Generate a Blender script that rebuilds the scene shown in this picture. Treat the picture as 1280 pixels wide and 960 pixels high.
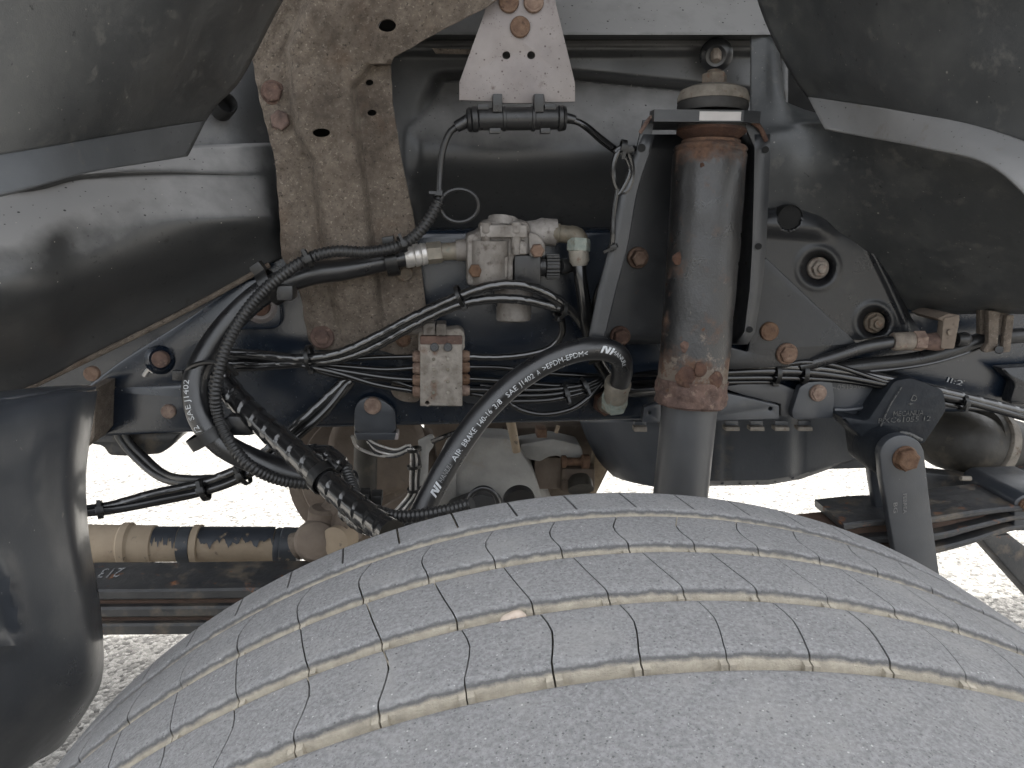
import bpy, bmesh, math, random
import numpy as np
from mathutils import Vector, Matrix
random.seed(7); rng = np.random.default_rng(7)
for o in list(bpy.data.objects): bpy.data.objects.remove(o)
S = bpy.context.scene; COL = S.collection
# ------------------------------------------------------------------ camera
F = 960.0; CZ = 1.289
yaw, pitch = math.radians(-4.78), math.radians(-13.98)
MR = (Matrix.Rotation(yaw, 3, 'Z') @ Matrix.Rotation(pitch, 3, 'X'))
cd = bpy.data.cameras.new('camera'); cam = bpy.data.objects.new('camera', cd); COL.objects.link(cam)
cd.sensor_width = 36; cd.lens = F/1280*36; cd.clip_start = .02; cd.clip_end = 500
cam.matrix_world = Matrix.Translation((0, 0, CZ)) @ (MR @ Matrix(((1, 0, 0), (0, 0, -1), (0, 1, 0)))).to_4x4()
S.camera = cam
# ------------------------------------------------------------------ light
SUN_EL, SUN_AZ = math.radians(66), math.radians(18)      # azimuth from +Y towards +X
W = bpy.data.worlds.new('World'); S.world = W; W.use_nodes = True
wn = W.node_tree.nodes; wl = W.node_tree.links
sky = wn.new('ShaderNodeTexSky'); sky.sky_type = 'NISHITA'; sky.sun_disc = False
sky.sun_elevation = SUN_EL; sky.sun_rotation = SUN_AZ
sky.air_density = 0.7; sky.dust_density = 6.0; sky.ozone_density = 0.2
wn['Background'].inputs[1].default_value = 0.15
hz = wn.new('ShaderNodeHueSaturation'); hz.inputs['Saturation'].default_value = .25          # whitish, hazy sky
wl.new(sky.outputs[0], hz.inputs['Color']); wl.new(hz.outputs[0], wn['Background'].inputs[0])
sd = bpy.data.lights.new('sun', 'SUN'); sd.energy = 2.0; sd.angle = math.radians(1.0); sd.color = (1, .98, .95)
sun = bpy.data.objects.new('sun', sd); COL.objects.link(sun)
sdir = Vector((math.sin(SUN_AZ)*math.cos(SUN_EL), math.cos(SUN_AZ)*math.cos(SUN_EL), math.sin(SUN_EL)))
sun.rotation_euler = sdir.to_track_quat('Z', 'Y').to_euler(); sun.location = (0, 3, 6)
S.view_settings.view_transform = 'Standard'; S.view_settings.look = 'None'
S.view_settings.gamma = 1; S.view_settings.exposure = 2.55; S.view_settings.use_white_balance = True; S.view_settings.white_balance_temperature = 6600; S.view_settings.white_balance_tint = 8
# ------------------------------------------------------------------ pixel helpers (a pixel is a direction; depth Y is given)
def P(px, py, Y):
    r = MR @ Vector(((px-640)/F, 1, -(py-480)/F)); r *= Y/r.y
    return Vector((r.x, r.y, r.z+CZ))
def SC(px, py, Y): return (P(px+1, py, Y)-P(px, py, Y)).length
# ------------------------------------------------------------------ materials
MATS = {}
def M(name, cols, scale=8, rough=.5, metal=0, bump=None, spots=(), spec=.5, rvar=.1, detail=6, dust=None, coat=0, radial=None, zrust=None, specks=()):
    m = bpy.data.materials.new(name); m.use_nodes = True; nt = m.node_tree; n = nt.nodes; l = nt.links
    b = n['Principled BSDF']; geo = n.new('ShaderNodeNewGeometry'); pos = geo.outputs['Position']
    def noise(sc, det=5, rgh=.6, off=0):
        t = n.new('ShaderNodeTexNoise'); t.inputs['Scale'].default_value = sc; t.inputs['Detail'].default_value = det; t.inputs['Roughness'].default_value = rgh
        if off:
            v = n.new('ShaderNodeVectorMath'); v.operation = 'ADD'; v.inputs[1].default_value = (off, off*1.7, -off); l.new(pos, v.inputs[0]); l.new(v.outputs[0], t.inputs['Vector'])
        else: l.new(pos, t.inputs['Vector'])
        return t.outputs['Fac']
    def ramp(src, a, bb, c0=(0, 0, 0), c1=(1, 1, 1)):
        r = n.new('ShaderNodeValToRGB'); e = r.color_ramp.elements
        e[0].position = a; e[1].position = bb; e[0].color = (*c0, 1); e[1].color = (*c1, 1); l.new(src, r.inputs[0]); return r.outputs[0]
    def mix(fac, a, bcol):
        x = n.new('ShaderNodeMix'); x.data_type = 'RGBA'; l.new(fac, x.inputs[0]); l.new(a, x.inputs[6])
        if isinstance(bcol, tuple): x.inputs[7].default_value = (*bcol, 1)
        else: l.new(bcol, x.inputs[7])
        return x.outputs[2]
    base = noise(scale, detail)
    if len(cols) == 1: cols = [cols[0], tuple(c*1.25 for c in cols[0])]
    c = ramp(base, .34, .66, cols[0], cols[1])
    rg = n.new('ShaderNodeMapRange'); rg.inputs[1].default_value = .3; rg.inputs[2].default_value = .7
    rg.inputs[3].default_value = max(.03, rough-rvar); rg.inputs[4].default_value = min(1, rough+rvar); l.new(noise(scale*2.3, 4, .6, 3.1), rg.inputs[0]); rr = rg.outputs[0]
    for i, (col, sc, lo, hi, r2) in enumerate(spots):
        f = ramp(noise(sc, 6, .65, 5.3*(i+1)), lo, hi); c = mix(f, c, col)
        x = n.new('ShaderNodeMix'); l.new(f, x.inputs[0]); l.new(rr, x.inputs[2]); x.inputs[3].default_value = r2; rr = x.outputs[0]
    if dust:                                   # pales upward faces: settled dust on hoses, painted reflections on arch_metal and dark_metal
        col, lo, hi, amt = dust
        sx = n.new('ShaderNodeSeparateXYZ'); l.new(geo.outputs['Normal'], sx.inputs[0])
        a = n.new('ShaderNodeMath'); a.operation = 'MULTIPLY_ADD'; l.new(noise(30, 5, .6, 9), a.inputs[0]); a.inputs[1].default_value = .6; l.new(sx.outputs[2], a.inputs[2])
        f = ramp(a.outputs[0], lo, hi, (0, 0, 0), (amt,)*3); c = mix(f, c, col)
        x = n.new('ShaderNodeMix'); l.new(f, x.inputs[0]); l.new(rr, x.inputs[2]); x.inputs[3].default_value = .85; rr = x.outputs[0]
    for (sc, rad, keep, col) in specks:        # separate chips and splashes of dirt
        v = n.new('ShaderNodeTexVoronoi'); v.inputs['Scale'].default_value = sc; l.new(pos, v.inputs['Vector'])
        sp_ = n.new('ShaderNodeSeparateColor'); l.new(v.outputs['Color'], sp_.inputs[0])
        k1 = n.new('ShaderNodeMath'); k1.operation = 'GREATER_THAN'; k1.inputs[1].default_value = keep; l.new(sp_.outputs[0], k1.inputs[0])
        dz = n.new('ShaderNodeMath'); dz.operation = 'MULTIPLY_ADD'; l.new(noise(sc*4, 3, .6, 2.2), dz.inputs[0]); dz.inputs[1].default_value = rad*.9; l.new(v.outputs['Distance'], dz.inputs[2])
        k2 = n.new('ShaderNodeMapRange'); k2.inputs[1].default_value = rad*1.55; k2.inputs[2].default_value = rad*1.15; k2.inputs[3].default_value = 0; k2.inputs[4].default_value = 1; l.new(dz.outputs[0], k2.inputs[0])
        k3 = n.new('ShaderNodeMath'); k3.operation = 'MULTIPLY'; l.new(k1.outputs[0], k3.inputs[0]); l.new(k2.outputs[0], k3.inputs[1]); c = mix(k3.outputs[0], c, col)
    if zrust:                                  # rust creeping in from both ends of a tube and down one side
        z0, z1, x0, x1 = zrust; sx = n.new('ShaderNodeSeparateXYZ'); l.new(pos, sx.inputs[0])
        def mrange(src, a, bb, lo, hi):
            q = n.new('ShaderNodeMapRange'); q.inputs[1].default_value = a; q.inputs[2].default_value = bb; q.inputs[3].default_value = lo; q.inputs[4].default_value = hi; l.new(src, q.inputs[0]); return q.outputs[0]
        def mx(a, bb, op='ADD'):
            q = n.new('ShaderNodeMath'); q.operation = op; l.new(a, q.inputs[0]); l.new(bb, q.inputs[1]); return q.outputs[0]
        w = mx(mx(mrange(sx.outputs[2], z0+.01, z0+.075, .30, 0), mrange(sx.outputs[2], z1-.035, z1-.005, 0, .22)), mrange(sx.outputs[0], x0, x1, .13, 0))
        f = ramp(mx(noise(34, 7, .7, 1.3), w), .58, .76); c = mix(f, c, ramp(noise(120, 6, .7, 8), .35, .65, (.045, .022, .014), (.125, .068, .04)))
        f2 = ramp(mx(noise(60, 6, .7, 6.1), mrange(sx.outputs[2], z0+.015, z0+.09, .2, 0)), .66, .73); c = mix(f2, c, (.125, .10, .078))
        x = n.new('ShaderNodeMix'); l.new(f, x.inputs[0]); l.new(rr, x.inputs[2]); x.inputs[3].default_value = .9; rr = x.outputs[0]
    if radial:                                 # dirt packed below a radius (tyre grooves)
        cx, cz, r0, r1, col = radial
        sx = n.new('ShaderNodeSeparateXYZ'); l.new(pos, sx.inputs[0])
        cv = n.new('ShaderNodeCombineXYZ')
        for k, cc in ((0, cx), (2, cz)):
            q = n.new('ShaderNodeMath'); q.operation = 'SUBTRACT'; l.new(sx.outputs[k], q.inputs[0]); q.inputs[1].default_value = cc; l.new(q.outputs[0], cv.inputs[k])
        ln = n.new('ShaderNodeVectorMath'); ln.operation = 'LENGTH'; l.new(cv.outputs[0], ln.inputs[0])
        # crown: radius falls off with (y-.4)^2
        q = n.new('ShaderNodeMath'); q.operation = 'SUBTRACT'; l.new(sx.outputs[1], q.inputs[0]); q.inputs[1].default_value = .4
        q2 = n.new('ShaderNodeMath'); q2.operation = 'MULTIPLY'; l.new(q.outputs[0], q2.inputs[0]); l.new(q.outputs[0], q2.inputs[1])
        q3 = n.new('ShaderNodeMath'); q3.operation = 'MULTIPLY_ADD'; l.new(q2.outputs[0], q3.inputs[0]); q3.inputs[1].default_value = .3; l.new(ln.outputs['Value'], q3.inputs[2])
        q4 = n.new('ShaderNodeMath'); q4.operation = 'MULTIPLY_ADD'; l.new(noise(140, 4, .6, 2), q4.inputs[0]); q4.inputs[1].default_value = .0036; l.new(q3.outputs[0], q4.inputs[2])
        mr = n.new('ShaderNodeMapRange'); mr.inputs[1].default_value = r1; mr.inputs[2].default_value = r0; mr.inputs[3].default_value = 0; mr.inputs[4].default_value = 1; l.new(q4.outputs[0], mr.inputs[0])
        me_ = n.new('ShaderNodeMapRange'); me_.inputs[1].default_value = .5381; me_.inputs[2].default_value = .5371; me_.inputs[3].default_value = 0; me_.inputs[4].default_value = .8; l.new(q4.outputs[0], me_.inputs[0]); c = mix(me_.outputs[0], c, (.075, .074, .075))     # unscuffed rubber on the rib edges
        dcol = ramp(noise(120, 5, .7, 4), .3, .7, tuple(v*.7 for v in col), tuple(min(1, v*1.15) for v in col))
        c = mix(mr.outputs[0], c, dcol)
    if name.startswith(('bolt', 'rust', 'brass', 'cast_alu')):      # every piece weathers differently
        oi = n.new('ShaderNodeObjectInfo'); mr = n.new('ShaderNodeMapRange'); mr.inputs[3].default_value = .55; mr.inputs[4].default_value = 1.25; l.new(oi.outputs['Random'], mr.inputs[0])
        hv = n.new('ShaderNodeHueSaturation'); l.new(c, hv.inputs['Color']); l.new(mr.outputs[0], hv.inputs['Value']); sm_ = n.new('ShaderNodeMapRange'); sm_.inputs[3].default_value = 1.05; sm_.inputs[4].default_value = .6; l.new(oi.outputs['Random'], sm_.inputs[0]); l.new(sm_.outputs[0], hv.inputs['Saturation']); c = hv.outputs[0]
    l.new(c, b.inputs['Base Color']); l.new(rr, b.inputs['Roughness'])
    b.inputs['Metallic'].default_value = metal; b.inputs['Specular IOR Level'].default_value = spec
    if coat: b.inputs['Coat Weight'].default_value = coat; b.inputs['Coat Roughness'].default_value = .12
    if bump:
        prev = None
        for i, (sc, dist) in enumerate(bump):
            bp = n.new('ShaderNodeBump'); bp.inputs['Strength'].default_value = 1; bp.inputs['Distance'].default_value = dist
            l.new(noise(sc, 4, .6, 7.7*i), bp.inputs['Height'])
            if prev: l.new(prev, bp.inputs['Normal'])
            prev = bp.outputs[0]
        l.new(prev, b.inputs['Normal'])
    MATS[name] = m; return m
DUST = (.30, .27, .23)
M('rail_paint', [(.005, .0095, .018), (.010, .016, .026)], 10, .24, bump=[(500, .00014)], spots=[((.06, .062, .066), 35, .64, .85, .6), ((.16, .15, .14), 420, .70, .74, .8)], rvar=.06, spec=.7, coat=.15, specks=((70, .06, .6, (.2, .19, .17)), (140, .09, .7, (.12, .115, .1))))
M('dark_metal', [(.010, .011, .013), (.018, .019, .021)], 6, .3, bump=[(60, .0003), (500, .00014)], spots=[((.045, .043, .04), 22, .6, .95, .5), ((.14, .135, .13), 420, .70, .74, .8)], rvar=.08, spec=.5, dust=((.2, .195, .19), 1.0, 1.4, .8))  # dust slot here paints the glossy sheen of the upper ledge
M('arch_metal', [(.030, .031, .032), (.046, .046, .046)], 5, .42, bump=[(40, .0002), (600, .0001)], spots=[((.08, .078, .076), 17, .54, .95, .5), ((.008, .008, .008), 110, .655, .68, .4), ((.012, .011, .010), 50, .64, .72, .5), ((.25, .23, .19), 300, .72, .76, .8)], rvar=.07, spec=.8, dust=((.28, .275, .27), .46, 1.15, .85), specks=((70, .10, .55, (.012, .012, .012)), (160, .13, .6, (.02, .019, .018)), (110, .08, .8, (.4, .37, .32))))  # dust slot here paints sky reflections on the upward faces
M('liner_plastic', [(.030, .033, .035), (.050, .052, .053)], 6, .42, bump=[(25, .0006), (900, .00015)], spots=[((.085, .086, .083), 11, .48, .85, .55), ((.10, .098, .09), 60, .56, .75, .7), ((.26, .245, .22), 330, .69, .73, .8), ((.015, .015, .015), 140, .66, .70, .6)], rvar=.12, spec=.8, specks=((60, .07, .6, (.2, .19, .17)), (150, .10, .7, (.16, .15, .135))))
M('lip_lit_front', [(.07, .075, .08), (.10, .105, .11)], 8, .42, bump=[(900, .0001)], spots=[((.03, .03, .03), 240, .70, .74, .7), ((.16, .15, .13), 60, .62, .85, .7)], specks=((90, .09, .6, (.03, .03, .03)), (110, .09, .8, (.25, .23, .2))))  # front lip colour lightened for the light its fold catches
M('lip_lit_rear', [(.19, .19, .19), (.235, .232, .23)], 8, .45, bump=[(900, .0001)], spots=[((.03, .03, .03), 160, .68, .70, .7), ((.17, .14, .11), 40, .58, .85, .7)], specks=((70, .09, .5, (.03, .03, .03)), (170, .12, .6, (.07, .065, .06))))  # rear lip colour lightened to paint the sky reflection on its fold
M('flap_plastic', [(.023, .027, .034), (.033, .037, .044)], 6, .34, bump=[(14, .0005), (700, .0001)], spots=[((.09, .09, .088), 12, .52, .95, .5), ((.2, .2, .2), 330, .69, .73, .8), ((.14, .135, .125), 60, .66, .72, .8)], rvar=.1, spec=.8, coat=.2, specks=((50, .05, .6, (.25, .25, .24)), (120, .07, .7, (.2, .2, .19))))
M('dirty_steel', [(.092, .073, .057), (.160, .131, .104)], 90, .82, bump=[(70, .0014), (420, .0014)], spots=[((.27, .235, .192), 330, .58, .68, .9), ((.030, .023, .018), 260, .57, .68, .8), ((.048, .036, .028), 14, .50, .74, .9), ((.22, .19, .155), 20, .60, .8, .9), ((.10, .058, .034), 9, .58, .85, .9)], detail=9)
M('pale_plate', [(.22, .195, .19), (.29, .262, .25)], 22, .55, bump=[(300, .0002)], spots=[((.12, .09, .08), 75, .6, .78, .7), ((.05, .04, .04), 210, .68, .72, .7)], metal=.1, specks=((120, .14, .45, (.09, .07, .065)), (260, .16, .5, (.11, .085, .075))))
M('rust', [(.055, .025, .017), (.125, .06, .036)], 70, .9, bump=[(160, .0014), (500, .0007)], spots=[((.19, .115, .07), 130, .58, .72, .9)])
M('bolt_rust', [(.115, .055, .03), (.215, .125, .072)], 110, .8, bump=[(420, .0005)], spots=[((.06, .032, .022), 200, .58, .7, .9), ((.27, .2, .145), 260, .62, .74, .9)])
M('bolt_dirty', [(.10, .078, .056), (.19, .148, .105)], 110, .7, bump=[(420, .0004)], spots=[((.15, .07, .038), 150, .55, .68, .9)])
M('black_rubber', [(.007, .0075, .009), (.013, .013, .014)], 15, .32, bump=[(700, .00012)], spots=[((.10, .09, .075), 55, .68, .88, .8), ((.12, .11, .095), 380, .68, .73, .8)], dust=((.15, .137, .115), 1.0, 1.6, .4), spec=.8)
M('nylon_tube', [(.004, .004, .005), (.008, .008, .008)], 20, .17, spots=[((.08, .075, .065), 90, .70, .84, .7)], rvar=.05, spec=.7, coat=.2)
M('conduit', [(.015, .015, .016), (.025, .025, .025)], 30, .34, spots=[((.11, .1, .09), 80, .62, .82, .7)], dust=((.16, .147, .125), 1.0, 1.7, .35))
M('wrap_plastic', [(.007, .007, .008), (.013, .013, .013)], 20, .2, spots=[((.1, .095, .09), 40, .64, .87, .6)], rvar=.07, spec=1.0, coat=.5)
M('tie_plastic', [(.008, .008, .008), (.014, .014, .014)], 40, .35)
M('connector', [(.016, .016, .017), (.026, .026, .026)], 40, .34, bump=[(800, .0001)], spots=[((.12, .11, .1), 120, .64, .76, .7)])
M('cast_alu', [(.14, .12, .10), (.27, .245, .22)], 42, .6, metal=.15, bump=[(260, .0007), (900, .0003)], spots=[((.075, .055, .04), 75, .55, .72, .8), ((.03, .025, .02), 300, .66, .72, .8)])
M('brass_dirty', [(.17, .15, .115), (.26, .225, .17)], 60, .55, metal=.25, bump=[(400, .0004)], spots=[((.14, .20, .17), 85, .62, .76, .8), ((.16, .085, .045), 120, .6, .7, .8)])
M('zinc', [(.45, .43, .41), (.62, .60, .57)], 60, .38, metal=.6, bump=[(500, .0002)], spots=[((.22, .16, .1), 140, .6, .72, .8)])
M('block_steel', [(.15, .13, .108), (.27, .245, .215)], 75, .8, bump=[(240, .0009)], spots=[((.13, .065, .038), 48, .57, .74, .9), ((.045, .036, .03), 210, .62, .7, .9)])
M('verdigris', [(.17, .20, .18), (.27, .29, .25)], 120, .75, bump=[(500, .0004)], spots=[((.15, .10, .06), 90, .52, .7, .9)])
ZS = [P(860, 488, .87).z, P(888, 177, .90).z]; XS = [P(832, 330, .85).x, P(852, 330, .85).x]
M('shock_paint', [(.014, .014, .015), (.024, .0235, .023)], 14, .34, bump=[(160, .0004), (420, .0003)], spots=[((.11, .095, .08), 150, .67, .72, .8), ((.08, .036, .018), 95, .655, .70, .9), ((.02, .014, .011), 230, .67, .71, .9)], metal=.1, spec=.7, zrust=(ZS[0], ZS[1], XS[0], XS[1]))
M('shock_lower', [(.045, .046, .049), (.06, .061, .063)], 12, .38, spots=[((.2, .18, .15), 160, .71, .75, .8)])
M('washer', [(.12, .105, .085), (.20, .178, .15)], 70, .7, bump=[(300, .0006)], spots=[((.09, .055, .034), 80, .56, .7, .9)])
M('bush_rubber', [(.018, .017, .016), (.032, .03, .028)], 40, .7)
M('white_print', [(.62, .64, .66), (.40, .42, .44)], 60, .6, spots=[((.02, .02, .022), 420, .56, .64, .5), ((.05, .05, .05), 70, .58, .72, .5)])
M('worn_print', [(.40, .41, .42), (.2, .2, .2)], 60, .6, spots=[((.03, .03, .03), 300, .52, .6, .6)])
M('emboss', [(.13, .13, .13), (.20, .195, .19)], 60, .6)
M('emboss_cast', [(.12, .118, .11), (.04, .042, .045)], 200, .6, spots=[((.012, .014, .018), 260, .5, .6, .6)])
M('cast_iron', [(.006, .008, .012), (.013, .016, .02)], 30, .6, bump=[(160, .0008)], spots=[((.12, .115, .105), 60, .70, .76, .8)], spec=.3)
M('bracket_paint', [(.020, .022, .025), (.034, .035, .037)], 14, .4, bump=[(500, .00015)], spots=[((.12, .11, .1), 130, .67, .75, .7), ((.08, .04, .022), 40, .66, .74, .8)], spec=.6)
M('link_paint', [(.026, .030, .037), (.040, .044, .051)], 14, .38, bump=[(500, .00015)], spots=[((.11, .105, .1), 130, .67, .75, .7)], spec=.7, specks=((80, .06, .7, (.2, .19, .17)),))
M('spring_steel', [(.022, .024, .028), (.05, .05, .05)], 16, .42, bump=[(90, .0008)], spots=[((.16, .13, .095), 24, .52, .75, .8), ((.2, .09, .045), 48, .62, .72, .9)])
M('spring_rust', [(.06, .04, .032), (.12, .075, .055)], 25, .8, bump=[(150, .001)])
M('shaft_dust', [(.27, .213, .15), (.37, .298, .217)], 14, .9, bump=[(120, .0004)], spots=[((.18, .12, .078), 22, .56, .8, .9), ((.09, .077, .064), 60, .62, .72, .9)])
M('shaft_paint', [(.03, .035, .045), (.05, .055, .06)], 20, .5, spots=[((.45, .34, .23), 30, .57, .64, .9)])
M('mud_brown', [(.11, .085, .066), (.19, .153, .122)], 14, .85, bump=[(120, .0012)], spots=[((.28, .235, .185), 30, .6, .82, .9), ((.04, .034, .028), 50, .62, .74, .8)])
M('housing', [(.25, .246, .236), (.36, .352, .335)], 16, .6, bump=[(200, .0006)], spots=[((.28, .235, .185), 20, .58, .8, .8), ((.48, .47, .455), 130, .66, .72, .8)], metal=.1)
M('sump', [(.040, .046, .055), (.058, .063, .072)], 7, .45, bump=[(200, .0003)], spots=[((.16, .133, .1), 9, .56, .74, .85)])
M('exhaust', [(.022, .020, .017), (.048, .043, .035)], 12, .6, bump=[(120, .0006)], spots=[((.11, .093, .07), 22, .56, .74, .9)])
CX, CAXZ = .114, CZ-.753
M('tyre_rubber', [(.160, .161, .165), (.260, .261, .266)], 420, .85, bump=[(900, .0007), (2400, .0004)], spots=[((.10, .101, .104), 800, .56, .68, .85), ((.27, .268, .264), 22, .5, .85, .9), ((.14, .141, .145), 60, .60, .85, .85), ((.44, .44, .44), 520, .655, .70, .9)],
  radial=(CX, CAXZ, .5346, .5364, (.39, .355, .29)), detail=6, specks=((230, .13, .80, (.42, .416, .41)), (70, .05, .8, (.07, .07, .072)), (330, .2, .7, (.10, .10, .103))))
M('tyre_side', [(.05, .05, .052), (.075, .075, .075)], 40, .75, bump=[(300, .0005)])
M('groove_dirt', [(.29, .262, .21), (.46, .42, .345)], 160, .95, bump=[(500, .0009)])
M('pebble', [(.42, .345, .285), (.54, .46, .39)], 130, .75, bump=[(250, .0008)], spots=[((.32, .19, .125), 120, .54, .66, .8)])
M('rim_steel', [(.3, .3, .31), (.4, .4, .4)], 20, .5, metal=.5)
M('body_paint', [(.35, .36, .38), (.4, .4, .42)], 4, .3)
M('hole_shade', [(.004, .004, .004), (.006, .006, .006)], 10, .9)  # near-black, painted in for the shade inside holes and gaps
# ground: exposed aggregate concrete
def ground_mat():
    m = bpy.data.materials.new('aggregate'); m.use_nodes = True; n = m.node_tree.nodes; l = m.node_tree.links; b = n['Principled BSDF']
    g = n.new('ShaderNodeNewGeometry'); v = n.new('ShaderNodeTexVoronoi'); v.inputs['Scale'].default_value = 85; l.new(g.outputs['Position'], v.inputs['Vector'])
    hs = n.new('ShaderNodeSeparateColor'); l.new(v.outputs['Color'], hs.inputs[0])
    r = n.new('ShaderNodeValToRGB'); e = r.color_ramp.elements; e[0].position = 0; e[0].color = (.046, .043, .039, 1); e[1].position = 1; e[1].color = (.255, .246, .228, 1)
    for p, c in ((.3, (.128, .122, .112)), (.6, (.174, .166, .153))): q = e.new(p); q.color = (*c, 1)
    l.new(hs.outputs[0], r.inputs[0])
    nz = n.new('ShaderNodeTexNoise'); nz.inputs['Scale'].default_value = 240; nz.inputs['Detail'].default_value = 4; l.new(g.outputs['Position'], nz.inputs['Vector'])
    r2 = n.new('ShaderNodeValToRGB'); r2.color_ramp.elements[0].position = .35; r2.color_ramp.elements[1].position = .62; r2.color_ramp.elements[0].color = (.55, .55, .55, 1); l.new(nz.outputs[0], r2.inputs[0])
    mx = n.new('ShaderNodeMix'); mx.data_type = 'RGBA'; mx.blend_type = 'MULTIPLY'; mx.inputs[0].default_value = 1; l.new(r.outputs[0], mx.inputs[6]); l.new(r2.outputs[0], mx.inputs[7])
    l.new(mx.outputs[2], b.inputs['Base Color']); b.inputs['Roughness'].default_value = .9
    bp = n.new('ShaderNodeBump'); bp.inputs['Distance'].default_value = .004; bp.invert = True; l.new(v.outputs['Distance'], bp.inputs['Height']); l.new(bp.outputs[0], b.inputs['Normal'])
    MATS['aggregate'] = m
ground_mat()
# ------------------------------------------------------------------ object helpers
BASE = {}
def thing(name, label, cat, base, group=None):
    o = bpy.data.objects.new(name, None); COL.objects.link(o); o.location = base; o.empty_display_size = .02
    o['label'] = label; o['category'] = cat; BASE[o.name] = Vector(base)
    if group: o['group'] = group
    return o
def link(name, me, mat, parent=None, label=None, cat=None, kind=None, smooth=40, group=None, solid=0):
    if parent is not None: b = BASE[parent.name]
    else:
        co = np.empty(len(me.vertices)*3); me.vertices.foreach_get('co', co); co = co.reshape(-1, 3); b = Vector(((co[:, 0].min()+co[:, 0].max())/2, (co[:, 1].min()+co[:, 1].max())/2, co[:, 2].min()))
    me.transform(Matrix.Translation(-b))
    if smooth is not None and len(me.polygons):
        me.polygons.foreach_set('use_smooth', [True]*len(me.polygons)); me.set_sharp_from_angle(angle=math.radians(smooth))
    me.materials.clear(); me.materials.append(MATS[mat])
    o = bpy.data.objects.new(name, me); COL.objects.link(o); BASE[o.name] = b
    if parent is not None: o.parent = parent
    else: o.location = b
    if label: o['label'] = label
    if cat: o['category'] = cat
    if kind: o['kind'] = kind
    if group: o['group'] = group
    if solid:
        s = o.modifiers.new('thickness', 'SOLIDIFY'); s.thickness = solid; s.offset = 0
    return o
class MB:                                       # mesh buffer
    def __init__(s): s.v = []; s.f = []
    def add(s, v, f):
        k = len(s.v); s.v += [tuple(x) for x in v]; s.f += [tuple(i+k for i in q) for q in f]; return s
    def mesh(s, name='m'):
        me = bpy.data.meshes.new(name); me.from_pydata(s.v, [], s.f); me.validate()
        bm = bmesh.new(); bm.from_mesh(me); bmesh.ops.recalc_face_normals(bm, faces=bm.faces); bm.to_mesh(me); bm.free(); return me
def crom(pts, n):                               # Catmull-Rom through n-dim points, n steps per span
    p = np.array([list(q) for q in pts], float)
    if len(p) == 2: return p[0]+(p[1]-p[0])*np.linspace(0, 1, n+1)[:, None]
    e = np.vstack([2*p[0]-p[1], p, 2*p[-1]-p[-2]]); out = []
    for i in range(len(p)-1):
        a, b, c, d = e[i:i+4]; t = np.linspace(0, 1, n, endpoint=False)[:, None]
        out.append(.5*((2*b)+(c-a)*t+(2*a-5*b+4*c-d)*t*t+(3*b-a-3*c+d)*t**3))
    return np.vstack(out+[p[-1:]])
def resample(p, step):
    d = np.r_[0, np.cumsum(np.linalg.norm(np.diff(p, axis=0), axis=1))]; n = max(2, int(d[-1]/step)+1)
    s = np.linspace(0, d[-1], n); return np.stack([np.interp(s, d, p[:, k]) for k in range(3)], 1), s
def frames(p):
    t = np.gradient(p, axis=0); t /= np.linalg.norm(t, axis=1)[:, None]
    u = np.cross(t[0], [0, 1, .1]); u /= np.linalg.norm(u); U = []
    for i in range(len(p)):
        u = u-t[i]*np.dot(u, t[i]); u /= np.linalg.norm(u); U.append(u.copy())
    U = np.array(U); return t, U, np.cross(t, U)
def tube_mb(mb, p, rad, n=10, cap=True):
    """rad: constant, array, or function (s, phi) -> radius"""
    p = np.asarray(p, float); t, U, V = frames(p)
    s = np.r_[0, np.cumsum(np.linalg.norm(np.diff(p, axis=0), axis=1))]
    ph = np.linspace(0, 2*math.pi, n, endpoint=False)
    if callable(rad): R = rad(s[:, None], ph[None, :])
    else: R = np.broadcast_to(np.asarray(rad, float).reshape(-1, 1) if np.ndim(rad) else np.full((len(p), 1), rad), (len(p), n))
    v = p[:, None, :]+R[:, :, None]*(U[:, None, :]*np.cos(ph)[None, :, None]+V[:, None, :]*np.sin(ph)[None, :, None])
    f = []
    for i in range(len(p)-1):
        for j in range(n): k = (j+1) % n; f.append((i*n+j, i*n+k, (i+1)*n+k, (i+1)*n+j))
    if cap: f += [tuple(range(n))[::-1], tuple((len(p)-1)*n+j for j in range(n))]
    return mb.add(v.reshape(-1, 3), f)
def pxpath(pts, n=8, step=.006):
    w = [P(*q) for q in pts]; return resample(crom(w, n), step)[0]
def rp(pts, rpx):
    q = pts[len(pts)//2]; return rpx*SC(*q)
def tube(name, pts, rpx, mat, parent=None, n=10, step=.006, **k):
    return link(name, tube_mb(MB(), pxpath(pts, 8, step), rp(pts, rpx), n).mesh(), mat, parent, **k)
def conduit(name, pts, rpx, mat, parent=None, pitch=.0048, **k):
    r = rp(pts, rpx); return link(name, tube_mb(MB(), pxpath(pts, 8, pitch/6), lambda s, a: r*(1+.085*np.sign(np.sin(2*np.pi*s/pitch))*np.abs(np.sin(2*np.pi*s/pitch))**.5)+0*a, 14).mesh(), mat, parent, smooth=60, **k)
def wrapped(name, pts, rpx, mat, parent=None, pitch=.016, amp=.1, n=16, **k):
    r = rp(pts, rpx)
    def rad(s, a):
        q = (s/pitch-a/(2*np.pi)) % 1.0
        return r*(1+amp*(q-.5)-(amp*.4)*(q < .05))
    return link(name, tube_mb(MB(), pxpath(pts, 8, pitch/10), rad, n).mesh(), mat, parent, smooth=60, **k)
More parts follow.
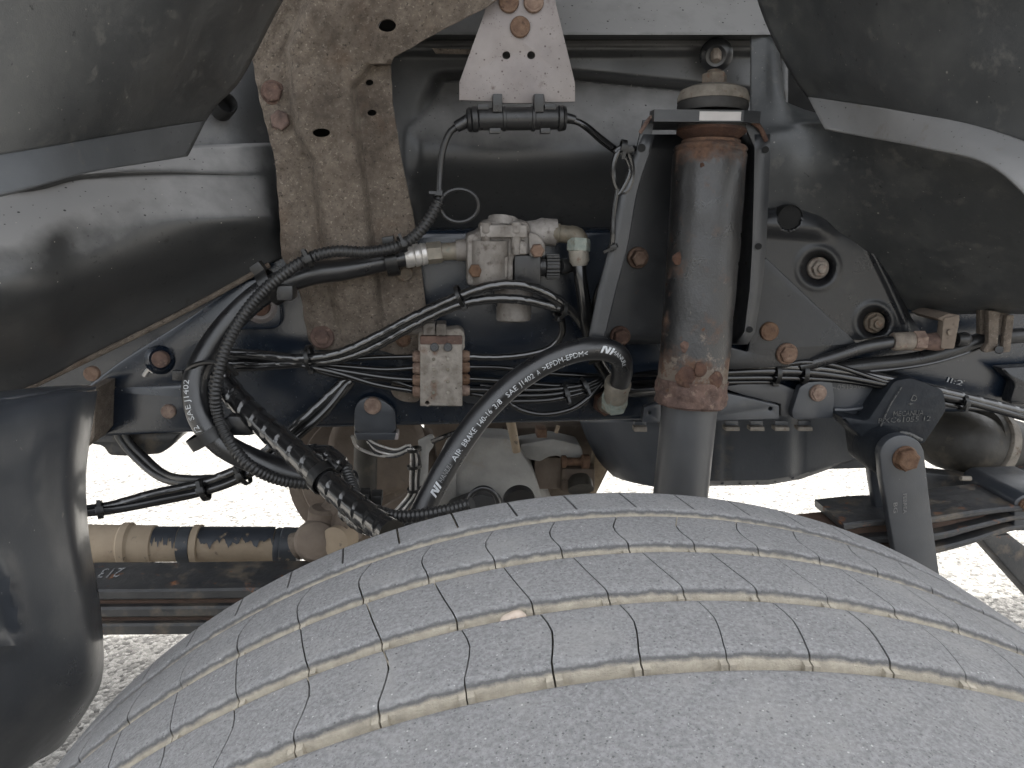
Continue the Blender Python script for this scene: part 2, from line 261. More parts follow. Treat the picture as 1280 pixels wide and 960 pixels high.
def ring_mb(mb, c, ax, r, w, th, n=16):          # flat band (cable tie, clamp) round an axis
    ax = Vector(ax).normalized(); u = ax.orthogonal().normalized(); v = ax.cross(u); V = []; Fc = []
    for i in range(n):
        a = 2*math.pi*i/n; d = u*math.cos(a)+v*math.sin(a)
        for (rr, h) in ((r, -w/2), (r+th, -w/2), (r+th, w/2), (r, w/2)): V.append(Vector(c)+d*rr+ax*h)
    for i in range(n):
        k = (i+1) % n
        for j in range(4): Fc.append((i*4+j, i*4+(j+1) % 4, k*4+(j+1) % 4, k*4+j))
    return mb.add(V, Fc)
def box_mb(mb, c, x, y, z, bev=0):               # oriented box from centre and half-axis vectors
    c, x, y, z = map(Vector, (c, x, y, z)); bm = bmesh.new(); bmesh.ops.create_cube(bm, size=2)
    L = (x.length, y.length, z.length)
    for q in bm.verts: q.co = Vector((q.co.x*L[0], q.co.y*L[1], q.co.z*L[2]))
    if bev: bmesh.ops.bevel(bm, geom=list(bm.edges)+list(bm.verts), offset=bev, segments=2, affect='EDGES', profile=.6)
    a, b, d = x.normalized(), y.normalized(), z.normalized()
    bm.verts.index_update(); V = [c+a*q.co.x+b*q.co.y+d*q.co.z for q in bm.verts]; Fc = [tuple(q.index for q in f.verts) for f in bm.faces]; bm.free()
    return mb.add(V, Fc)
def box(name, x0, y0, x1, y1, Y, d, mat, parent=None, bev=.0015, **k):      # pixel rectangle on plane Y, d metres deep
    a, b = P(x0, y0, Y), P(x1, y0, Y); c, e = P(x0, y1, Y), P(x1, y1, Y); ce = (a+b+c+e)/4
    X = ((b-a)+(e-c))/4; Z = ((a-c)+(b-e))/4; Z.y = 0; X.y = 0
    return link(name, box_mb(MB(), ce+Vector((0, d/2, 0)), X, (0, d/2, 0), Z, bev).mesh(), mat, parent, **k)
def lathe_mb(mb, p0, p1, prof, n=24, sx=1):      # prof: (t 0..1 along p0-p1, radius m); hex when n == 6
    p0, p1 = Vector(p0), Vector(p1); ax = (p1-p0); u = ax.cross(Vector((0, 1, .01)))
    if u.length < 1e-6*ax.length+1e-9 or abs(ax.normalized().y) > .98: u = Vector((1, 0, 0))
    u = (u-ax.normalized()*u.dot(ax.normalized())).normalized(); v = ax.normalized().cross(u); V = []; Fc = []
    for t, r in prof:
        for j in range(n): a = 2*math.pi*j/n; V.append(p0+ax*t+(u*math.cos(a)+v*math.sin(a))*r)
    for i in range(len(prof)-1):
        for j in range(n): k = (j+1) % n; Fc.append((i*n+j, i*n+k, (i+1)*n+k, (i+1)*n+j))
    Fc += [tuple(range(n))[::-1], tuple((len(prof)-1)*n+j for j in range(n))]
    return mb.add(V, Fc)
def lathe(name, a, b, prof, mat, parent=None, n=24, smooth=35, **k):         # a, b pixel triples; radii in pixels
    s = SC(*a); return link(name, lathe_mb(MB(), P(*a), P(*b), [(t, r*s) for t, r in prof], n).mesh(), mat, parent, smooth=smooth, **k)
def bolt(px, py, Y, r, parent, mat='bolt_rust', flange=1.35, h=.55, name='bolt', stud=0, d=(0, -1, 0), rot=0):
    s = SC(px, py, Y)*r; c = P(px, py, Y); d = Vector(d).normalized(); mb = MB()
    if flange: lathe_mb(mb, c+d*-.003, c+d*(.003+s*.12), [(0, s*flange), (.8, s*flange), (1, s*flange*.92)], 20)
    lathe_mb(mb, c, c+d*(s*(.12+h*1.3)), [(0, s*.98), (.8, s*.98), (.93, s*.9), (1, s*.72), (.96, s*.4), (.97, .0001)], 6)
    if stud: lathe_mb(mb, c, c+d*(s*(h*1.3+stud)), [(0, s*.5), (.95, s*.5), (1, s*.42)], 12)
    me = mb.mesh(); me.transform(Matrix.Translation(c) @ Matrix.Rotation(rot+random.uniform(0, 1), 4, d) @ Matrix.Translation(-c))
    return link(name, me, mat, parent, smooth=25)
def plate(name, outline, Y, t, mat, parent=None, holes=(), bev=.0008, shear=None, rounded=0, **k):
    """flat plate from a pixel outline on plane Y, t metres thick (towards +Y), with round holes (px,py,rx,ry)"""
    cu = bpy.data.curves.new('tmp', 'CURVE'); cu.dimensions = '2D'; cu.fill_mode = 'BOTH'; cu.extrude = max(1e-5, t/2-bev); cu.bevel_depth = bev; cu.bevel_resolution = 1; cu.offset = -bev
    def spl(pp):
        sp = cu.splines.new('POLY'); sp.points.add(len(pp)-1); sp.use_cyclic_u = True
        for q, w in zip(sp.points, pp): q.co = (w.x, w.z, 0, 1)
    W2 = [P(x, y, Y) for x, y in outline]
    if rounded:
        o = []; n = len(W2)
        for i in range(n):
            a, b, c = W2[i-1], W2[i], W2[(i+1) % n]; r = rounded*SC(640, 480, Y); da, dc = (a-b), (c-b); ra = min(r, da.length*.45); rc = min(r, dc.length*.45)
            p0, p2 = b+da.normalized()*ra, b+dc.normalized()*rc
            for q in (0, .25, .5, .75, 1): o.append(p0*(1-q)**2+b*2*q*(1-q)+p2*q*q)
        W2 = o
    spl(W2)
    for (hx, hy, rx, ry) in holes: spl([P(hx+rx*math.cos(-a), hy+ry*math.sin(-a), Y) for a in np.linspace(0, 2*math.pi, 20, endpoint=False)])
    ob = bpy.data.objects.new('tmp', cu); me = bpy.data.meshes.new_from_object(ob); bpy.data.objects.remove(ob); bpy.data.curves.remove(cu)
    for v in me.vertices: x, z, d = v.co; v.co = (x, Y+t/2-d, z)
    bm = bmesh.new(); bm.from_mesh(me); bmesh.ops.remove_doubles(bm, verts=bm.verts, dist=1e-6); bmesh.ops.recalc_face_normals(bm, faces=bm.faces); bm.to_mesh(me); bm.free()
    if shear:
        for v in me.vertices: v.co.y += shear(v.co)
    return link(name, me, mat, parent, smooth=30, **k)
def sheet(name, grid, mat, parent=None, nu=8, nv=8, solid=.004, fn=None, **k):
    """smooth panel through a grid of (px,py,Y) control points"""
    G = np.array(grid, float); rows = [crom(r, nu) for r in G]; A = np.array(rows)
    Bq = np.array([crom(A[:, j], nv) for j in range(A.shape[1])])            # [u][v]
    V = []; nuu, nvv = Bq.shape[:2]
    for i in range(nuu):
        for j in range(nvv):
            x, y, Y = Bq[i, j]; 
            if fn: Y = Y+fn(x, y)
            V.append(P(x, y, Y))
    Fc = [(i*nvv+j, (i+1)*nvv+j, (i+1)*nvv+j+1, i*nvv+j+1) for i in range(nuu-1) for j in range(nvv-1)]
    return link(name, MB().add(V, Fc).mesh(), mat, parent, solid=solid, smooth=k.pop('smooth', 50), **k)
def text_mesh(body, size, extr=0, sub=2):
    cu = bpy.data.curves.new('tmp', 'FONT'); cu.body = body; cu.size = size; cu.extrude = extr; cu.resolution_u = 2; cu.align_x = 'LEFT'
    ob = bpy.data.objects.new('tmp', cu); COL.objects.link(ob); bpy.context.view_layer.update()
    me = bpy.data.meshes.new_from_object(ob.evaluated_get(bpy.context.evaluated_depsgraph_get())); bpy.data.objects.remove(ob)
    bm = bmesh.new(); bm.from_mesh(me); bmesh.ops.triangulate(bm, faces=bm.faces)
    if sub: bmesh.ops.subdivide_edges(bm, edges=[e for e in bm.edges if e.calc_length() > size*.12], cuts=sub)
    bmesh.ops.triangulate(bm, faces=bm.faces); bm.to_mesh(me); bm.free(); return me
def text_on_tube(name, body, path, r, s0, size, mat, parent, a0=0, flip=1, slant=0):
    me = text_mesh(body, size); p = np.asarray(path); t = np.gradient(p, axis=0); t /= np.linalg.norm(t, axis=1)[:, None]
    s = np.r_[0, np.cumsum(np.linalg.norm(np.diff(p, axis=0), axis=1))]; C = np.array([0, 0, CZ])
    for v in me.vertices:
        x, y = v.co.x+slant*v.co.y, v.co.y-size*.35; q = s0+x
        c = np.array([np.interp(q, s, p[:, k]) for k in range(3)]); T = np.array([np.interp(q, s, t[:, k]) for k in range(3)]); T /= np.linalg.norm(T)
        N = C-c; N -= T*N.dot(T); N /= np.linalg.norm(N); U = np.cross(N, T)*flip; a = a0+y/r
        v.co = c+(r+.00035)*(N*math.cos(a)+U*math.sin(a))
    return link(name, me, mat, parent, smooth=80)
def text_flat(name, body, px, py, Y, hpx, mat, parent, ang=0, extr=.0004, ysc=1, wpx=None):
    s = SC(px, py, Y); me = text_mesh(body, hpx*s*1.4, extr, 0)
    w = max(v.co.x for v in me.vertices); k = (wpx*s/w) if wpx else 1
    o = P(px, py, Y); ca, sa = math.cos(ang), math.sin(ang)
    for v in me.vertices: x, y, z = v.co.x*k, v.co.y*ysc, v.co.z; v.co = (o.x+x*ca-y*sa, Y-z, o.z+x*sa+y*ca)
    return link(name, me, mat, parent, smooth=None)
def tie(pts, frac, rpx, parent, w=.0045, head=True, hd=None, name='cable_tie', off=(0, 0)):
    p = pxpath(pts); i = min(len(p)-2, max(1, int(frac*len(p)))); ax = Vector(p[i+1]-p[i-1]); c = Vector(p[i]); r = rpx*SC(*pts[len(pts)//2]); mb = MB()
    c = c+Vector((off[0], 0, -off[1]))*SC(*pts[len(pts)//2])
    ring_mb(mb, c, ax, r, w, .0014)
    if head:
        a = ax.normalized(); d = Vector(hd).normalized() if hd else (Vector((0, 0, CZ))-c).normalized(); d = (d-a*d.dot(a)).normalized()
        box_mb(mb, c+d*(r+.002), a*w*.7, d*.003, a.cross(d)*.0036, .0006); box_mb(mb, c+d*(r+.004)+a.cross(d)*.006, a*w*.35, d*.0007, a.cross(d)*.006, 0)
    return link(name, mb.mesh(), 'tie_plastic', parent)
def sst(a, b, x): t = min(1, max(0, (x-a)/(b-a))); return t*t*(3-2*t)
# ================================================================== ground
def ground():
    me = MB().add([(-60, -60, 0), (60, -60, 0), (60, 60, 0), (-60, 60, 0)], [(0, 1, 2, 3)]).mesh(); o = link('ground', me, 'aggregate', smooth=None); o['kind'] = 'structure'
ground()
YR = 1.0                                         # outer face of the chassis rail web
# ================================================================== chassis rail
rail_b = P(700, 529, YR).z; rail_t = P(700, 287, YR).z
def rail(name, y, label, sgn=1):
    zt, zb, w, t = rail_t, rail_b, .075, .008
    prof = []
    def arc(cy, cz, r, a0, a1): return [(cy+r*math.cos(a), cz+r*math.sin(a)) for a in np.linspace(a0, a1, 6)]
    R = .010; q = math.pi/2
    pts = [(w, zt)]+arc(R, zt-R, R, q, 2*q)+arc(R, zb+R, R, 2*q, 3*q)+[(w, zb), (w, zb+t)]+arc(R+t*.3, zb+R+t*.3, R-t*.7, 3*q, 2*q)+arc(R+t*.3, zt-R-t*.3, R-t*.7, 2*q, q)+[(w, zt-t)]
    V = [(x, y+sgn*a, z) for x in (-1.35, 1.6) for a, z in pts]; n = len(pts)
    Fc = [(i, (i+1) % n, n+(i+1) % n, n+i) for i in range(n)]+[tuple(range(n)), tuple(range(n, 2*n))]
    return link(name, MB().add(V, Fc).mesh(), 'rail_paint', label=label, cat='chassis rail', smooth=30)
RAIL = rail('chassis_rail', YR, 'dark navy steel chassis rail running behind the shock absorber and valves')
rail('chassis_rail', YR+.86, 'far chassis rail on the other side of the truck, beyond the axle housing', -1)
# unseen cab slabs, added and sized to keep the sun off the wheel well
cb = thing('cab_sun_block', 'unseen cab slabs added above the wheel arch to block the sun', 'truck cab', (0, 1.4, 1.75))
def slab(name, x0, x1, y0, y1, z0, z1, mat, parent): return link(name, box_mb(MB(), ((x0+x1)/2, (y0+y1)/2, (z0+z1)/2), ((x1-x0)/2, 0, 0), (0, (y1-y0)/2, 0), (0, 0, (z1-z0)/2), .01).mesh(), mat, parent)
slab('cab_shade_slab', -1.7, 2.2, .46, 2.5, CZ+.80, CZ+.88, 'dark_metal', cb)
slab('cab_shade_side', -1.7, 2.2, .40, .46, CZ+.78, CZ+1.8, 'body_paint', cb)
slab('cab_shade_side', -1.7, 2.2, 2.44, 2.5, .85, CZ+1.8, 'body_paint', cb)
# ================================================================== tyre
RC = lambda y: .537-.3*(y-.4)**2
tyre = thing('road_wheel', 'worn grey truck tyre with dusty grooves below the wheel arch', 'tyre', (CX, .4, CAXZ-.537))
AX = Vector((CX, 0, CAXZ))
def rev(prof, n, mat, name, parent, smooth=35):    # revolve (y, r) about the wheel axis
    V = []; Fc = []; k = len(prof)
    for i in range(n):
        a = 2*math.pi*i/n
        for y, r in prof: V.append((CX+r*math.sin(a), y, CAXZ+r*math.cos(a)))
    for i in range(n):
        for j in range(k-1): Fc.append((i*k+j, i*k+j+1, ((i+1) % n)*k+j+1, ((i+1) % n)*k+j))
    return link(name, MB().add(V, Fc).mesh(), mat, parent, smooth=smooth)
GD = .0110                                        # groove depth
# carcass: sidewalls and groove floor
prof = [(.30, .29), (.262, .31), (.238, .36), (.228, .42), (.230, .47), (.236, .505), (.245, RC(.245)-GD)]+[(y, RC(y)-GD) for y in np.linspace(.26, .53, 8)]+[(.548, RC(.548)-GD-.003), (.562, .50), (.570, .46), (.572, .42), (.562, .36), (.538, .31), (.50, .29)]
rev(prof, 180, 'groove_dirt', 'carcass', tyre)
rev([(.2285, .43), (.222, .44), (.219, .47), (.2225, .50), (.2265, .508)], 180, 'tyre_side', 'sidewall', tyre)
rev([(.302, .27), (.30, .295), (.29, .30), (.288, .285), (.31, .275), (.34, .27), (.36, .20), (.37, .10), (.37, .002)], 64, 'rim_steel', 'rim', tyre)
HG = .0062                                        # half groove width
ga, gb, gc, gd = .4955, .4365, .3775, .3175       # groove centres
def rib_profile(y0, y1, c=.003):                  # cross section of a rib, near wall then crown then far wall
    # the near edge (y0) is the wall that faces the camera: worn round
    p = [(y0-.0038, -GD-.001), (y0-.0006, -.0030), (y0+.0006, -.0013), (y0+.0022, -.0004), (y0+.0045, 0)]
    p += [(y, 0) for y in np.linspace(y0+.0045, y1-.003, 6)[1:]]+[(y1-.0012, -.0004), (y1, -.0018), (y1+.0012, -GD-.001)]
    return [(y, RC(y)+d) for y, d in p]
def shoulder(y0, y1, near, name, sipes):
    n = 78*8; V = []; Fc = []
    if near: prof = [(.2245, .506), (.2275, .518), (.232, .5252), (.239, RC(.239)-.0006)]+[(y, RC(y)) for y in np.linspace(.248, y1-.004, 8)]+[(y1-.0015, RC(y1)-.0006), (y1, RC(y1)-.002), (y1+.001, RC(y1)-GD-.001)]
    else: prof = rib_profile(y0, y1)[:9]+[(y1-.014, RC(y1-.014)), (y1-.006, RC(y1)-.0008), (y1-.001, RC(y1)-.003), (y1+.003, RC(y1)-.008), (y1+.008, RC(y1)-.02), (y1+.012, .49)]
    k = len(prof)
    angs = []
    for i in range(78):
        a0 = 2*math.pi/78*i+math.radians(1.55)
        for q, dp in ((-.0016, 0), (-.0011, 1), (.0011, 1), (.0016, 0)): angs.append((a0+q, dp))
        for q in (.2, .4, .6, .8): angs.append((a0+2*math.pi/78*q, 0))
    n = len(angs)
    for a, dp in angs:
        for y, r in prof:
            aa = a+ (math.radians(.5)*(.53-y)/.03 if sipes else 0)
            if dp and sipes and .512 < y < .56: r = r-.005
            V.append((CX+r*math.sin(aa), y, CAXZ+r*math.cos(aa)))
    for i in range(n):
        for j in range(k-1): Fc.append((i*k+j, i*k+j+1, ((i+1) % n)*k+j+1, ((i+1) % n)*k+j))
    return link(name, MB().add(V, Fc).mesh(), 'tyre_rubber', tyre, smooth=45)
shoulder(0, gd-HG, True, 'shoulder_rib', False)
shoulder(ga+HG, .55, False, 'shoulder_rib', True)
PT = 2*math.pi/78
def block_mesh(y0, y1, sipe, gap=.0009):
    """one tread block; sipe(v 0..1 near->far) = angular offset in degrees of both ends"""
    prof = rib_profile(y0, y1); k = len(prof); nt = 6; V = []; Fc = []; g = gap/.537/2
    for i in range(nt+1):
        q = i/nt
        for j, (y, r) in enumerate(prof):
            v = min(1, max(0, (y-y0)/(y1-y0))); a = math.radians(sipe(v))+g+(PT-2*g)*q
            V.append((r*math.sin(a), y, r*math.cos(a)))
    for i in range(nt):
        for j in range(k-1): Fc.append((i*k+j, i*k+j+1, (i+1)*k+j+1, (i+1)*k+j))
    for i in (0, nt):                              # sipe walls
        o = len(V)
        for j, (y, r) in enumerate(prof):
            v = min(1, max(0, (y-y0)/(y1-y0))); a = math.radians(sipe(v))+(g if i == 0 else PT-g); rr = RC(y)-GD-.001; V.append((rr*math.sin(a), y, rr*math.cos(a)))
        for j in range(k-1): Fc.append((i*k+j, i*k+j+1, o+j+1, o+j))
    # small lug on the groove wall beside the sipe
    a0 = math.radians(sipe(0)); w = .0036/.537
    for s0 in (g*1.0, PT-g-w):
        o = len(V)
        for (dy, dr) in ((.004, -.0034), (-.0048, -.0044), (-.0072, -GD-.001), (.004, -GD-.001)):
            for a in (a0+s0, a0+s0+w): r = RC(y0)+dr; V.append((r*math.sin(a), y0+dy, r*math.cos(a)))
        Fc += [(o, o+1, o+3, o+2), (o+2, o+3, o+5, o+4), (o, o+2, o+4, o+6), (o+1, o+7, o+5, o+3)]
    mb = MB().add(V, Fc); me = bpy.data.meshes.new('tread_block'); me.from_pydata(mb.v, [], mb.f)
    bm = bmesh.new(); bm.from_mesh(me); bmesh.ops.recalc_face_normals(bm, faces=bm.faces); bm.to_mesh(me); bm.free()
    me.polygons.foreach_set('use_smooth', [True]*len(me.polygons)); me.set_sharp_from_angle(angle=math.radians(45)); me.materials.append(MATS['tyre_rubber']); return me
def lerp(xs, ys): return lambda v: float(np.interp(v, xs, ys))
ribs = [(gb+HG, ga-HG, lerp([0, .12, .35, .55, .8, 1], [0, -.12, -.45, -.5, -.1, .3]), -.25),
        (gc+HG, gb-HG, lerp([0, .5, 1], [0, -.75, -1.4]), 1.65),
        (gd+HG, gc-HG, lerp([0, .12, .35, .62, .85, 1], [0, .03, .3, .42, .2, -.1]), 2.0)]
for (y0, y1, fn, ph) in ribs:
    me = block_mesh(y0, y1, fn)
    for i in range(78):
        o = bpy.data.objects.new('tread_block', me); COL.objects.link(o); o.parent = tyre
        o.location = Vector((CX, 0, CAXZ))-BASE[tyre.name]; o.rotation_euler = (0, math.radians(ph)+PT*i+rng.normal(0, .00025), 0)
# stone stuck in the groove
def stone(name, c, r, mat, label=None, cat=None, seed=1, parent=None, rot=.3):
    bm = bmesh.new(); bmesh.ops.create_icosphere(bm, subdivisions=3, radius=1); rg = np.random.default_rng(seed); k = rg.normal(size=(5, 3))
    for v in bm.verts:
        d = sum(.07*math.sin(3*v.co.dot(Vector(q))+i) for i, q in enumerate(k)); v.co = Vector((v.co.x*r[0], v.co.y*r[1], v.co.z*r[2]))*(1+d)
    me = bpy.data.meshes.new(name); bm.to_mesh(me); bm.free(); me.transform(Matrix.Translation(c) @ Matrix.Rotation(rot, 4, 'Y')); return link(name, me, mat, parent, label, cat, smooth=60)
a = math.radians(-8.9); stone('pebble', Vector((CX+.5325*math.sin(a), gc-.001, CAXZ+.5325*math.cos(a))), (.0076, .0052, .0038), 'pebble', 'small pinkish pebble wedged in a tyre tread groove', 'pebble', rot=-.15)
# ================================================================== wheel arch panels
# front upper liner (dark grey plastic) with folded lip
tl = thing('front_arch_liner', 'dark grey plastic wheel arch liner overlapping the brown bracket', 'arch liner', P(120, 200, .62))
sheet('liner_panel', [
 [(-260, -230, .50), (0, -230, .53), (190, -230, .58), (350, -230, .66), (470, -230, .72)],
 [(-260, -90, .49), (0, -90, .55), (180, -90, .63), (320, -90, .74), (405, -90, .82)],
 [(-260, 0, .48), (0, 0, .555), (180, 0, .65), (290, 0, .77), (352, 0, .86)],
 [(-260, 90, .48), (0, 85, .56), (160, 85, .66), (250, 85, .78), (302, 95, .865)],
 [(-260, 165, .48), (0, 150, .565), (140, 135, .665), (225, 122, .78), (272, 128, .865)],
 [(-260, 235, .48), (0, 194, .57), (120, 172, .67), (205, 158, .78), (256, 150, .865)]], 'liner_plastic', tl, solid=.003)
sheet('lip', [
 [(-260, 235, .48), (0, 194, .57), (120, 172, .67), (205, 158, .78), (256, 150, .865)],
 [(-250, 262, .462), (0, 219, .552), (112, 196, .652), (195, 180, .762), (246, 170, .847)],
 [(-240, 290, .445), (0, 244, .535), (105, 217, .635), (185, 203, .745), (233, 195, .83)]], 'lip_lit_front', tl, solid=.003)
# front lower metal panel
ll = thing('front_floor_panel', 'glossy black metal panel with a ridge under the front liner, dusty lower edge', 'body panel', P(120, 400, .85))
def fnl(x, y): return 0
sheet('pressed_panel', [
 [(-260, 160, .80), (0, 190, .86), (100, 190, .90), (200, 185, .94), (305, 180, .985), (352, 178, 1.03)],
 [(-260, 205, .73), (0, 228, .80), (100, 216, .86), (200, 211, .91), (303, 213, .965), (352, 205, 1.02)],
 [(-260, 230, .72), (0, 246, .80), (100, 228, .86), (200, 222, .91), (308, 224, .965), (354, 225, 1.02)],
 [(-260, 300, .67), (0, 290, .755), (100, 262, .825), (205, 256, .888), (318, 262, .948), (354, 262, 1.015)],
 [(-260, 340, .65), (0, 325, .735), (100, 298, .808), (210, 280, .878), (322, 276, .946), (355, 278, 1.01)],
 [(-260, 400, .65), (0, 385, .735), (110, 345, .812), (220, 308, .893), (325, 292, .962), (356, 292, 1.01)],
 [(-260, 500, .73), (0, 455, .81), (120, 400, .885), (230, 352, .94), (330, 312, .982), (358, 310, 1.01)],
 [(-260, 590, .76), (0, 500, .835), (130, 438, .91), (240, 383, .962), (335, 330, .99), (360, 322, 1.01)]], 'arch_metal', ll, nu=7, nv=6, solid=.003)
tube('seam', [(-120, 552, .79), (0, 501, .832), (130, 439, .907), (240, 384, .959), (337, 331, .987)], 4, 'dirty_steel', ll, n=8)
bolt(115, 467, .895, 9, ll, 'bolt_rust', flange=1.1, h=.2)
# lower front corner flap, glossy navy plastic
fl = thing('bumper_corner', 'glossy dark navy plastic corner moulding beside the leaf spring', 'corner moulding', P(40, 950, .62))
sheet('moulding', [
 [(-260, 540, .50), (-80, 515, .56), (20, 499, .62), (75, 491, .66), (100, 490, .685), (119, 489, .73)],
 [(-260, 575, .48), (-80, 545, .54), (20, 520, .60), (72, 510, .64), (97, 508, .67), (116, 510, .72)],
 [(-260, 640, .47), (-80, 620, .53), (20, 600, .59), (66, 590, .63), (89, 588, .66), (105, 590, .71)],
 [(-260, 700, .465), (-80, 690, .525), (20, 680, .585), (70, 676, .625), (94, 674, .655), (109, 674, .71)],
 [(-260, 780, .46), (-80, 775, .52), (20, 768, .58), (80, 764, .62), (108, 762, .65), (123, 760, .71)],
 [(-260, 860, .46), (-80, 858, .52), (20, 852, .58), (84, 846, .62), (112, 844, .65), (126, 842, .71)],
 [(-260, 930, .48), (-80, 920, .53), (20, 908, .59), (70, 898, .63), (95, 890, .66), (108, 884, .71)],
 [(-260, 1010, .54), (-80, 985, .57), (10, 968, .62), (48, 948, .66), (66, 938, .69), (76, 930, .73)]], 'flap_plastic', fl, nu=8, nv=7, solid=.004,
 fn=lambda x, y: -.007*math.exp(-((x-(2+(y-700)*.27))/9)**2)*sst(680, 720, y)*(1-sst(785, 815, y))-.007*math.exp(-((y-806)/9)**2)*(1-sst(16, 40, x)))
sheet('top_lip', [[(-120, 522, .55), (20, 497, .617), (85, 488, .672), (120, 486, .73)], [(-120, 506, .60), (20, 489, .66), (85, 484, .72), (120, 484, .78)]], 'flap_plastic', fl, solid=.003)
# centre panel (inner arch): dense pressed sheet
ce = thing('inner_arch_panel', 'black pressed metal inner arch panel behind the pale sensor plate', 'body panel', P(700, 280, 1.08))
def centre():
    V = []; nx, ny = 120, 110; xs = np.linspace(400, 985, nx); ys = np.r_[np.linspace(-230, 30, 25), np.linspace(32, 62, 20), np.linspace(64, 120, 30), np.linspace(124, 330, 35)]; ny = len(ys)
    for x in xs:
        for y in ys:
            Y = 1.055
            if y < 44: Y = 1.02+.00115*(44-y)                                # ledge above the crease leans back
            Y += (.05 if y > 44 else 0)*sst(44, 50, y)-.015*sst(44, 50, y)*0-.012*sst(50, 58, y)+.008*sst(60, 74, y)
            top = 84+.10*max(0, x-700)-.02*min(0, x-700)                       # recessed field
            inside = sst(0, 16, y-top)*sst(0, 22, (x-(505+max(0, 165-y)*.48)))*sst(0, 30, 985-x)
            Y += .035*inside
            # bowl: the field bellies towards the camera, leaning back at the top
            Y += inside*(-.075*sst(70, 190, y)+.075*sst(190, 300, y)+.02)
            Y += .0015*math.sin(x*.021+y*.013)+.0010*math.sin(x*.05-y*.03)
            Y -= .02*sst(940, 985, x)*(1 if y > 50 else 0)
            V.append(P(x, y, Y))
    Fc = [(i*ny+j, (i+1)*ny+j, (i+1)*ny+j+1, i*ny+j+1) for i in range(nx-1) for j in range(ny-1)]
    return link('pressed_panel', MB().add(V, Fc).mesh(), 'arch_metal', ce, solid=.002, smooth=60)
centre()
lathe('grommet', (895, 68, 1.07), (895, 70, 1.058), [(0, 20), (.5, 20), (.8, 17), (1, 12), (.9, 8)], 'black_rubber', ce)
lathe('stud', (895, 64, 1.062), (895, 76, 1.056), [(0, 7), (.8, 7), (1, 5)], 'bolt_dirty', ce, n=8)
plate('slot_tab', [(540, 60), (600, 62), (596, 68), (545, 67)], 1.02, .004, 'dirty_steel', ce)
# rear upper liner, its lip painted lighter as if sky-lit
tr = thing('rear_arch_liner', 'dark grey plastic wheel arch liner with a lip painted as sky-lit', 'arch liner', P(1150, 150, .7))
sheet('liner_panel', [
 [(900, -230, .74), (1000, -230, .70), (1120, -230, .62), (1260, -230, .55), (1480, -230, .5)],
 [(925, -90, .86), (995, -90, .80), (1110, -90, .69), (1260, -90, .59), (1480, -90, .5)],
 [(948, 0, .90), (1000, 0, .85), (1110, 0, .72), (1260, 0, .61), (1480, 0, .5)],
 [(970, 55, .905), (1015, 50, .86), (1115, 60, .73), (1260, 80, .615), (1480, 110, .5)],
 [(992, 95, .905), (1030, 95, .86), (1120, 108, .735), (1260, 135, .62), (1480, 190, .5)],
 [(1010, 121, .905), (1050, 126, .86), (1130, 139, .735), (1260, 170, .62), (1480, 260, .5)]], 'liner_plastic', tr, solid=.003)
sheet('lip', [
 [(1010, 121, .905), (1050, 126, .86), (1130, 139, .735), (1260, 170, .62), (1480, 260, .5)],
 [(1020, 141, .88), (1062, 149, .835), (1144, 163, .71), (1255, 195, .60), (1460, 300, .48)],
 [(1031, 161, .855), (1075, 170, .81), (1155, 185, .685), (1238, 207, .60), (1300, 262, .55)]], 'lip_lit_rear', tr, solid=.003)
# rear inner panel under that liner
ri = thing('pressed_side_panel', 'satin dark grey metal panel under the lip painted as sky-lit, with an oval opening', 'body panel', P(1120, 400, .95))
sheet('pressed_panel', [
 [(938, 30, 1.04), (956, 40, 1.03), (966, 50, 1.025), (972, 62, 1.03), (974, 72, 1.04)],
 [(938, 110, 1.02), (956, 108, 1.01), (970, 106, 1.0), (976, 104, 1.01), (979, 102, 1.03)],
 [(938, 160, 1.0), (960, 155, .99), (985, 150, .98), (998, 144, .985), (1004, 138, 1.01)],
 [(938, 180, .99), (985, 172, .97), (1020, 162, .955), (1120, 168, .86), (1310, 215, .74)],
 [(938, 230, .99), (985, 225, .97), (1040, 220, .94), (1150, 220, .86), (1330, 260, .75)],
 [(938, 300, 1.0), (985, 290, .99), (1060, 285, .965), (1170, 300, .89), (1330, 320, .79)],
 [(938, 350, 1.03), (985, 350, 1.03), (1080, 355, 1.01), (1180, 370, .94), (1330, 375, .85)],
 [(938, 400, 1.05), (985, 400, 1.05), (1100, 405, 1.03), (1190, 392, .99), (1330, 392, .90)]], 'liner_plastic', ri, nu=8, nv=7, solid=.003)
# black sheet added above the rail, painted as the dark behind the panels
slab('dark_backing', -1.2, 1.4, 1.16, 1.17, rail_t+.01, CZ+.80, 'hole_shade', ce)
sheet('upper_web', [[(215, 40, 1.0), (290, 40, 1.02), (370, 40, 1.05)], [(215, 120, .985), (290, 120, 1.01), (370, 120, 1.045)], [(205, 190, .96), (290, 185, .995), (370, 185, 1.04)], [(205, 220, .95), (290, 220, .99), (370, 220, 1.035)]], 'arch_metal', ll, solid=.003)
lathe('slot_dark', (276, 138, .985), (284, 128, .965), [(0, 14), (.9, 14), (1, 12.5), (.8, 11), (.2, 11)], 'hole_shade', ll, n=20)  # black cup painted as the dark of a slot
